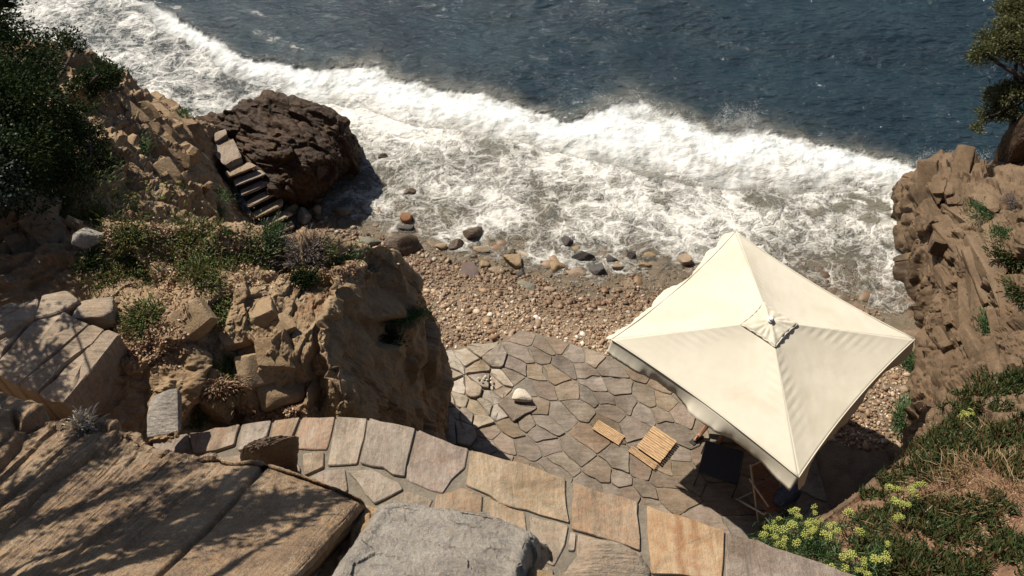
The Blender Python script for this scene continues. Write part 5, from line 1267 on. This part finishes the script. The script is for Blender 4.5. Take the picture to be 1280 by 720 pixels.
tree('hanging_shrub', 'brownish green shrub hanging over the dark trunk below the pine', at(1275, 150, 2.2), at(1262, 122, 2.7),
     [(1252, 118, 2.6, .22), (1238, 130, 2.4, .18), (1228, 145, 2.2, .13), (1222, 160, 2.1, .09), (1270, 108, 2.7, .26), (1290, 120, 2.7, .3), (1262, 140, 2.4, .18), (1246, 145, 2.3, .12)], 11000, 'pine', .05, .011, sub=12, tr=.06, cat='shrub')
o = rock('rock_pillar', tuple(at(1286, 175, 2.0)), (1.0, 1.0, 3.2), 222, 'dark', 'dark upright rock pillar at the right edge under the hanging shrub', (.05, .10, .4), sub=5, planes=10, p=14, rough=.10, cat='rock')

def tuft(name, px, py, label, mat, n, L, Wd, spread, up=1.0, bend=.35, group=None, cat='plant', geo=blade_geo, lift=0.0):
    h, nr = place(px, py); nr = np.array(nr); h = np.array(h)
    P = rng.normal(size=(n, 3)) * (spread, spread, spread * .25); r = np.linalg.norm(P[:, :2], axis=1)
    P = P - nr * (P @ nr)[:, None] * .8
    D = np.c_[P[:, :2] / (spread + 1e-6) * .6, np.full(n, up)] + rng.normal(0, .35, (n, 3)) + nr * .4
    if mat in ('grass', 'samphire', 'juniper'): n_ = 2; P = np.concatenate([P] * n_) + np.r_[np.zeros((n, 3)), rng.normal(0, spread * .5, (n, 3)) * (1, 1, .2)]; D = np.concatenate([D] * n_) + rng.normal(0, .2, (2 * n, 3)); n *= 2; L *= .55; Wd *= .8
    geo_ = geo(P, D, L * rng.uniform(.55, 1.25, n), Wd)
    o = gmesh(name, geo_, mat); o.location = tuple(h + nr * lift); tag(o, label, cat, group); return o
TUFTS = [
 ('grass_tuft', 82, 256, 'broad bright green grass patch in half shade under the dark tree', 'grass', 900, .13, .008, .28), ('grass_tuft', 118, 274, 'narrow grass patch running down from the shaded patch', 'grass', 600, .14, .008, .13),
 ('grass_tuft', 155, 297, 'green grass tuft beside the grey pitted boulder', 'grass', 600, .12, .007, .15), ('grass_tuft', 172, 331, 'bright green grass patch on the earth ledge', 'grass', 900, .12, .007, .18),
 ('grass_tuft', 147, 344, 'green grass patch lower left of the earth ledge', 'grass', 600, .12, .007, .14), ('green_shrub', 180, 398, 'round green tuft alone on the dead leaves above the bare earth', 'grass', 520, .13, .007, .085),
 ('dark_green_plant', 112, 330, 'small dark green plant in a crack below the pitted boulder', 'juniper', 300, .1, .008, .08), ('green_shrub', 226, 298, 'low green plant on the planted slope near the grass ledge', 'grass', 500, .1, .008, .13),
 ('green_shrub', 240, 314, 'low green plant in the middle of the reddish dead leaves', 'grass', 500, .1, .008, .12), ('green_shrub', 306, 318, 'wide bright green shrub on the top of the rock buttress', 'grass', 520, .09, .007, .16),
 ('green_shrub', 248, 350, 'dark leafy shrub at the rim above the bare rock faces', 'grass', 480, .10, .008, .12), ('green_shrub', 270, 345, 'green shrub right of the dark leafy rim shrub', 'grass', 420, .10, .008, .11),
 ('green_shrub', 268, 386, 'dark green tuft hanging over the rim into a shaded gully', 'grass', 600, .12, .008, .10), ('green_shrub', 334, 336, 'small green shrub casting a shadow down the rock face', 'grass', 500, .12, .008, .09),
 ('green_shrub', 377, 350, 'round dark green shrub at the top of the black crack', 'juniper', 700, .08, .008, .07), ('yellow_green_plant', 366, 325, 'small yellow green plant behind the round dark shrub', 'samphire', 300, .1, .006, .07),
 ('green_shrub', 404, 311, 'fresh green plant on the far rim of the buttress', 'grass', 220, .08, .006, .09), ('yellow_green_plant', 432, 324, 'bright yellow green plant at the rim nearest the beach', 'samphire', 450, .1, .007, .10),
 ('mauve_shrub', 388, 318, 'greyish mauve dead shrub on the far rim', 'mauve', 700, .10, .004, .12), ('mauve_shrub', 352, 318, 'smaller greyish mauve dead shrub left of the other', 'mauve', 500, .11, .004, .10),
 ('green_shrub', 509, 398, 'dark green shrub growing on the edge of the shaded rock face', 'samphire', 700, .12, .008, .11), ('green_shrub', 490, 424, 'little dark green plant in a crack of the shaded face', 'juniper', 250, .09, .007, .06),
 ('green_shrub', 287, 468, 'green shrub on a rusty dead patch above the curved path', 'grass', 700, .13, .007, .10), ('mauve_shrub', 272, 488, 'rusty brown dead shrub above the curved path', 'litter', 700, .10, .006, .10),
 ('green_shrub', 250, 518, 'green tuft at the edge of the curved path beside the pale slab', 'grass', 500, .12, .007, .08), ('cream_tuft', 104, 534, 'bleached cream tuft of dry grass below the big slab steps', 'cream', 220, .085, .006, .04),
 ('yellow_green_plant', 176, 188, 'yellow green plant high on the headland beside the shaded rock', 'samphire', 450, .11, .008, .13), ('yellow_green_plant', 226, 144, 'small green plant on the rock edge above the sea', 'samphire', 250, .1, .008, .10),
 ('yellow_green_plant', 272, 242, 'loose green plant on the rock left of the staircase', 'samphire', 350, .1, .007, .16), ('yellow_green_plant', 274, 268, 'green plant on the slope below the middle of the staircase', 'samphire', 300, .1, .007, .13),
 ('yellow_green_plant', 338, 294, 'yellow green plant at the foot of the staircase', 'samphire', 250, .1, .007, .10),
 ('yellow_green_plant', 1140, 458, 'bushy yellow green plant at the foot of the right cliff beside the parasol', 'samphire', 900, .14, .009, .17), ('yellow_green_plant', 1126, 520, 'yellow green plant on the shingle by the shaded cliff foot', 'samphire', 700, .14, .009, .15),
 ('yellow_green_plant', 1235, 408, 'yellow green plant on the bare ochre rock face', 'samphire', 500, .12, .008, .13), ('yellow_green_plant', 1240, 262, 'bright yellow green plant high on the right headland', 'samphire', 900, .13, .009, .20),
 ('yellow_green_plant', 1258, 290, 'green plant below the bright one on the right headland', 'samphire', 450, .12, .009, .14), ('dark_green_plant', 1270, 330, 'dark bushy plant at the right edge of the cliff', 'iceplant', 600, .13, .010, .2),
 ('dark_green_plant', 1274, 372, 'dark plant in the rusty hollow at the right edge', 'iceplant', 500, .13, .010, .14), ('mauve_shrub', 1268, 262, 'grey dead shrub beside the bright plant on the right headland', 'mauve', 600, .14, .004, .15),
]
for t in TUFTS: tuft(*t)
_umb = []
for k in range(4):
    V0, F0 = ico(0); gs = []
    for b in range(15):
        rr = math.sqrt((b + .5) / 15) * .85; aa = b * 2.4; gs.append((V0 * rng.uniform(.15, .24) * (1, 1, .8) + (rr * math.cos(aa), rr * math.sin(aa), .45 * (1 - rr * rr) + rng.normal(0, .04)), F0))
    V, F = merge(gs); me = mesh_np('flower_head', V * .5, F, M['umbel'], True); _umb.append(me)
def samphire(name, label, spots, n, L, dens, us=.085):
    h0, _ = place(*spots[0][:2]); h0 = np.array(h0)
    root = empty(name, tuple(h0), label, 'plant', 'samphire plants with yellow flower heads')
    PP, DD, ST_ = [], [], []
    for (px, py, lift) in spots:
        h, nr = place(px, py + 6); h = np.array(h) - h0
        tip = h + np.array([rng.normal(0, .03), rng.normal(0, .03), lift])
        b = h + np.array([rng.normal(0, .05), rng.normal(0, .05), -.03])
        ST_.append(tube_geo(catmull(np.array([b, (b + tip) / 2 + rng.normal(0, .015, 3), tip]), 5), .005, 5, False))
        f = rng.random(dens)[:, None] ** 1.5; p = b * (1 - f * .6) + tip * f * .6 + rng.normal(size=(dens, 3)) * (.05, .05, .02)
        PP.append(p); DD.append(np.c_[rng.normal(0, .7, (dens, 2)), np.abs(rng.normal(.7, .4, dens))])
        for k in range(rng.integers(2, 4)):
            o = link('flower_head', _umb[rng.integers(0, 4)], root); o.location = tuple(tip + rng.normal(0, .03, 3) * (k > 0) + (0, 0, .015)); s = us * rng.uniform(.7, 1.3); o.scale = (s, s, s); o.rotation_euler = (rng.normal(0, .25), rng.normal(0, .25), rng.uniform(0, 6))
    for g_ in ST_: obj('stem', g_, M['samphire'], root, True)
    gmesh('foliage', blade_geo(np.concatenate(PP), np.concatenate(DD), L * rng.uniform(.6, 1.2, sum(map(len, PP))), .0045, .1), 'samphire', root)
sp = [(952, 642), (978, 636), (990, 630), (1008, 655), (975, 658), (960, 664), (992, 655), (1020, 654), (964, 638), (972, 632), (985, 622), (948, 650), (958, 655), (970, 650), (982, 645), (995, 640), (1005, 648), (1015, 642), (1027, 640), (1035, 652), (1047, 632), (1062, 650), (1000, 660), (1015, 660), (1030, 664), (1040, 674), (985, 664), (968, 668), (1048, 682), (1062, 690), (1025, 688), (1042, 702), (1052, 700), (1078, 688), (1085, 696), (1098, 684), (1090, 676), (1076, 700), (955, 640), (942, 660), (1010, 634)]
samphire('samphire', 'big samphire bush with many yellow green flower heads in front of the folding chair', [(a, b + 24, .34 + rng.uniform(-.05, .08)) for a, b in sp], 0, .10, 130)
samphire('samphire', 'samphire with yellow flower heads on the brown earth edge right of the parasol', [(a, b + 30, .26) for a, b in [(1102, 588), (1108, 598), (1120, 597), (1132, 588), (1138, 600), (1112, 612), (1126, 610), (1144, 586), (1104, 624), (1118, 628)]], 0, .08, 34)
samphire('samphire', 'single samphire sprig with a yellow flower head over the stone coping', [(912, 690, .30), (918, 692, .28)], 0, .07, 12)
samphire('samphire', 'samphire with yellow flower heads on the shaded slope of the left headland', [(a, b + 8, .16) for a, b in [(145, 225), (158, 232), (166, 242), (175, 240), (150, 236), (172, 250)]], 0, .09, 26, .05)
samphire('samphire', 'samphire with yellow flower heads near the staircase side of the left headland', [(a, b + 8, .16) for a, b in [(212, 225), (220, 236), (190, 234), (192, 222), (228, 222), (206, 240)]], 0, .09, 26, .05)
samphire('samphire', 'small samphire with a yellow flower head above the ice plants on the right slope', [(1196, 524, .2), (1190, 518, .2), (1200, 520, .2)], 0, .08, 20)
def iceplant(px, py, label, rad, n, mat='iceplant', L=.085, r=.008, name='ice_plant'):
    h, nr = place(px, py); h = np.array(h); nr = np.array(nr)
    n = int(n * 1.9); rad *= 1.15; ns_ = max(4, n // 12); c = rng.normal(size=(ns_, 2)) * rad * .55; P, D = [], []
    for a, b in c:
        q = drop(h[0] + a, h[1] + b)
        if q is None: continue
        if abs(q.z - h[2]) > .6: continue
        k = 12; p = np.array(q) - h + rng.normal(size=(k, 3)) * .02; p[:, 2] += .03
        P.append(p); D.append(np.c_[rng.normal(0, .75, (k, 2)), np.abs(rng.normal(.65, .35, k))])
    P = np.concatenate(P); D = np.concatenate(D)
    o = gmesh(name, finger_geo(P, D, L * rng.uniform(.6, 1.3, len(P)), r), mat); o.location = tuple(h); tag(o, label, 'plant', 'ice plants on the right slope'); return o
ICE = [(1225, 640, 'ice plant growing through the middle of the dry straw', .2, 500), (1262, 585, 'ice plant at the right edge among the dry straw', .2, 600), (1180, 668, 'low ice plant left of the bare earth patch', .18, 500), (1232, 488, 'dark ice plant at the top of the right slope under the ochre rock', .28, 900), (1270, 478, 'ice plant at the right edge just under the ochre rock', .25, 700), (1205, 520, 'ice plant along the upper brow of the earth edge', .22, 700), (1160, 552, 'ice plant on the brow in the middle of the earth edge', .2, 700),
       (1195, 560, 'thick ice plant below the brow, above the dry grass', .26, 1000), (1250, 545, 'ice plant left of the right edge above the dry grass', .28, 1000), (1150, 590, 'ice plant left of the dry grass', .22, 900), (1110, 650, 'ice plant between the two big samphire bushes', .2, 900),
       (1165, 640, 'upright ice plant in the middle below the dry grass', .16, 700), (1100, 690, 'reddish ice plant right of the big samphire bush', .2, 900), (1145, 705, 'red tinged ice plant at the bottom edge', .2, 900), (1200, 712, 'red tinged ice plant at the bottom edge beside bare earth', .16, 600), (1272, 690, 'green ice plant in the bottom right corner', .2, 700), (1085, 622, 'little ice plant on the bare brow of the earth edge', .08, 120)]
for a in ICE: iceplant(*a)
DRY = [(1225, 590, 'tangle of dry straw in the middle of the right slope', 420, .26, .22), (1260, 620, 'tangle of dry straw near the right edge', 420, .26, .22), (1185, 610, 'dry grass with thin grey twigs on the right slope', 300, .28, .18), (1200, 640, 'dry straw above the bare earth patch', 300, .22, .18), (1130, 668, 'little pile of dry straw beside the black hole', 200, .2, .10), (1225, 545, 'strip of dry straw behind the upper ice plants', 220, .22, .16)]
for a, b, lab, n, L, s_ in DRY: tuft('dry_grass', a, b, lab, 'dry', int(n * .6), L * .85, .0035, s_, up=.35, bend=.9, group='clumps of dry grass on the right slope')
def litter(name, label, polys, n, mat, L, Wd):
    P = []
    while len(P) < n:
        q = polys[rng.integers(0, len(polys))]; px = q[0] + rng.normal(0, q[2]); py = q[1] + rng.normal(0, q[3])
        h, nr = place(px, py); P.append(np.array(h) + np.array(nr) * .012)
    P = np.array(P); D = np.c_[rng.normal(0, 1, (n, 2)), rng.normal(.1, .25, n)]
    o = gmesh(name, leaf_geo(P, D, L * rng.uniform(.4, 1.4, n), Wd), mat); tag(o, label, 'leaf litter', kind='stuff')
litter('dead_leaves', 'reddish brown dead leaves strewn over the planted left slope', [(215, 335, 38, 22), (170, 410, 24, 18), (190, 430, 20, 14), (300, 330, 50, 16), (420, 335, 30, 8), (230, 360, 22, 20), (180, 290, 30, 12), (340, 515, 20, 4), (260, 310, 50, 18)], 9000, 'litter', .035, .010)
litter('dead_leaves', 'brown dead leaves and straw bits on the right slope', [(1220, 610, 40, 40), (1150, 660, 40, 30), (1250, 660, 25, 30), (1180, 560, 30, 25)], 3200, 'litter', .03, .006)
def groundcover():
    P = []
    for q, k in (((250, 300, 60, 14), 600), ((330, 322, 40, 9), 450), ((240, 330, 40, 22), 450), ((190, 235, 30, 14), 500), ((280, 280, 20, 14), 400)):
        for _ in range(k):
            f = rng.random(); px, py = q[0] + rng.normal(0, q[2]), q[1] + rng.normal(0, q[3])
            if fbm(np.array([[px * .05, py * .05, 0]]), 1, 3, .5, 77)[0] < .02: continue
            P.append(np.array(place(px, py)[0]))
    P = np.array(P); n = len(P)
    o = gmesh('ground_cover', blade_geo(P, np.c_[rng.normal(0, .6, (n, 2)), np.abs(rng.normal(.7, .3, n))], .075 * rng.uniform(.5, 1.3, n), .007, .3), 'grass'); tag(o, 'low green plants scattered over the left slope', 'ground cover', kind='stuff')
groundcover()
def twigs():
    for i in range(14):
        px, py = rng.normal(1190, 35), rng.normal(595, 28); h, nr = place(px, py); h = np.array(h)
        a = rng.uniform(0, 6.28); L = rng.uniform(.15, .35); d = np.array([math.cos(a), math.sin(a), .25]) * L
        V, F = tube_geo(catmull(np.array([-d * .5, rng.normal(0, .02, 3), d * .5]), 6), np.linspace(.005, .002, 6), 5)
        o = obj('twig', (V, F), M['twig'], None, True); o.location = tuple(h + np.array([0, 0, .07])); tag(o, 'thin dry grey twig lying among the ice plants and dry grass of the right slope', 'twig', 'dry twigs on the right slope')
twigs()
print('done', time.time() - T0, sum(len(o.data.polygons) for o in bpy.data.objects if o.type == 'MESH'))
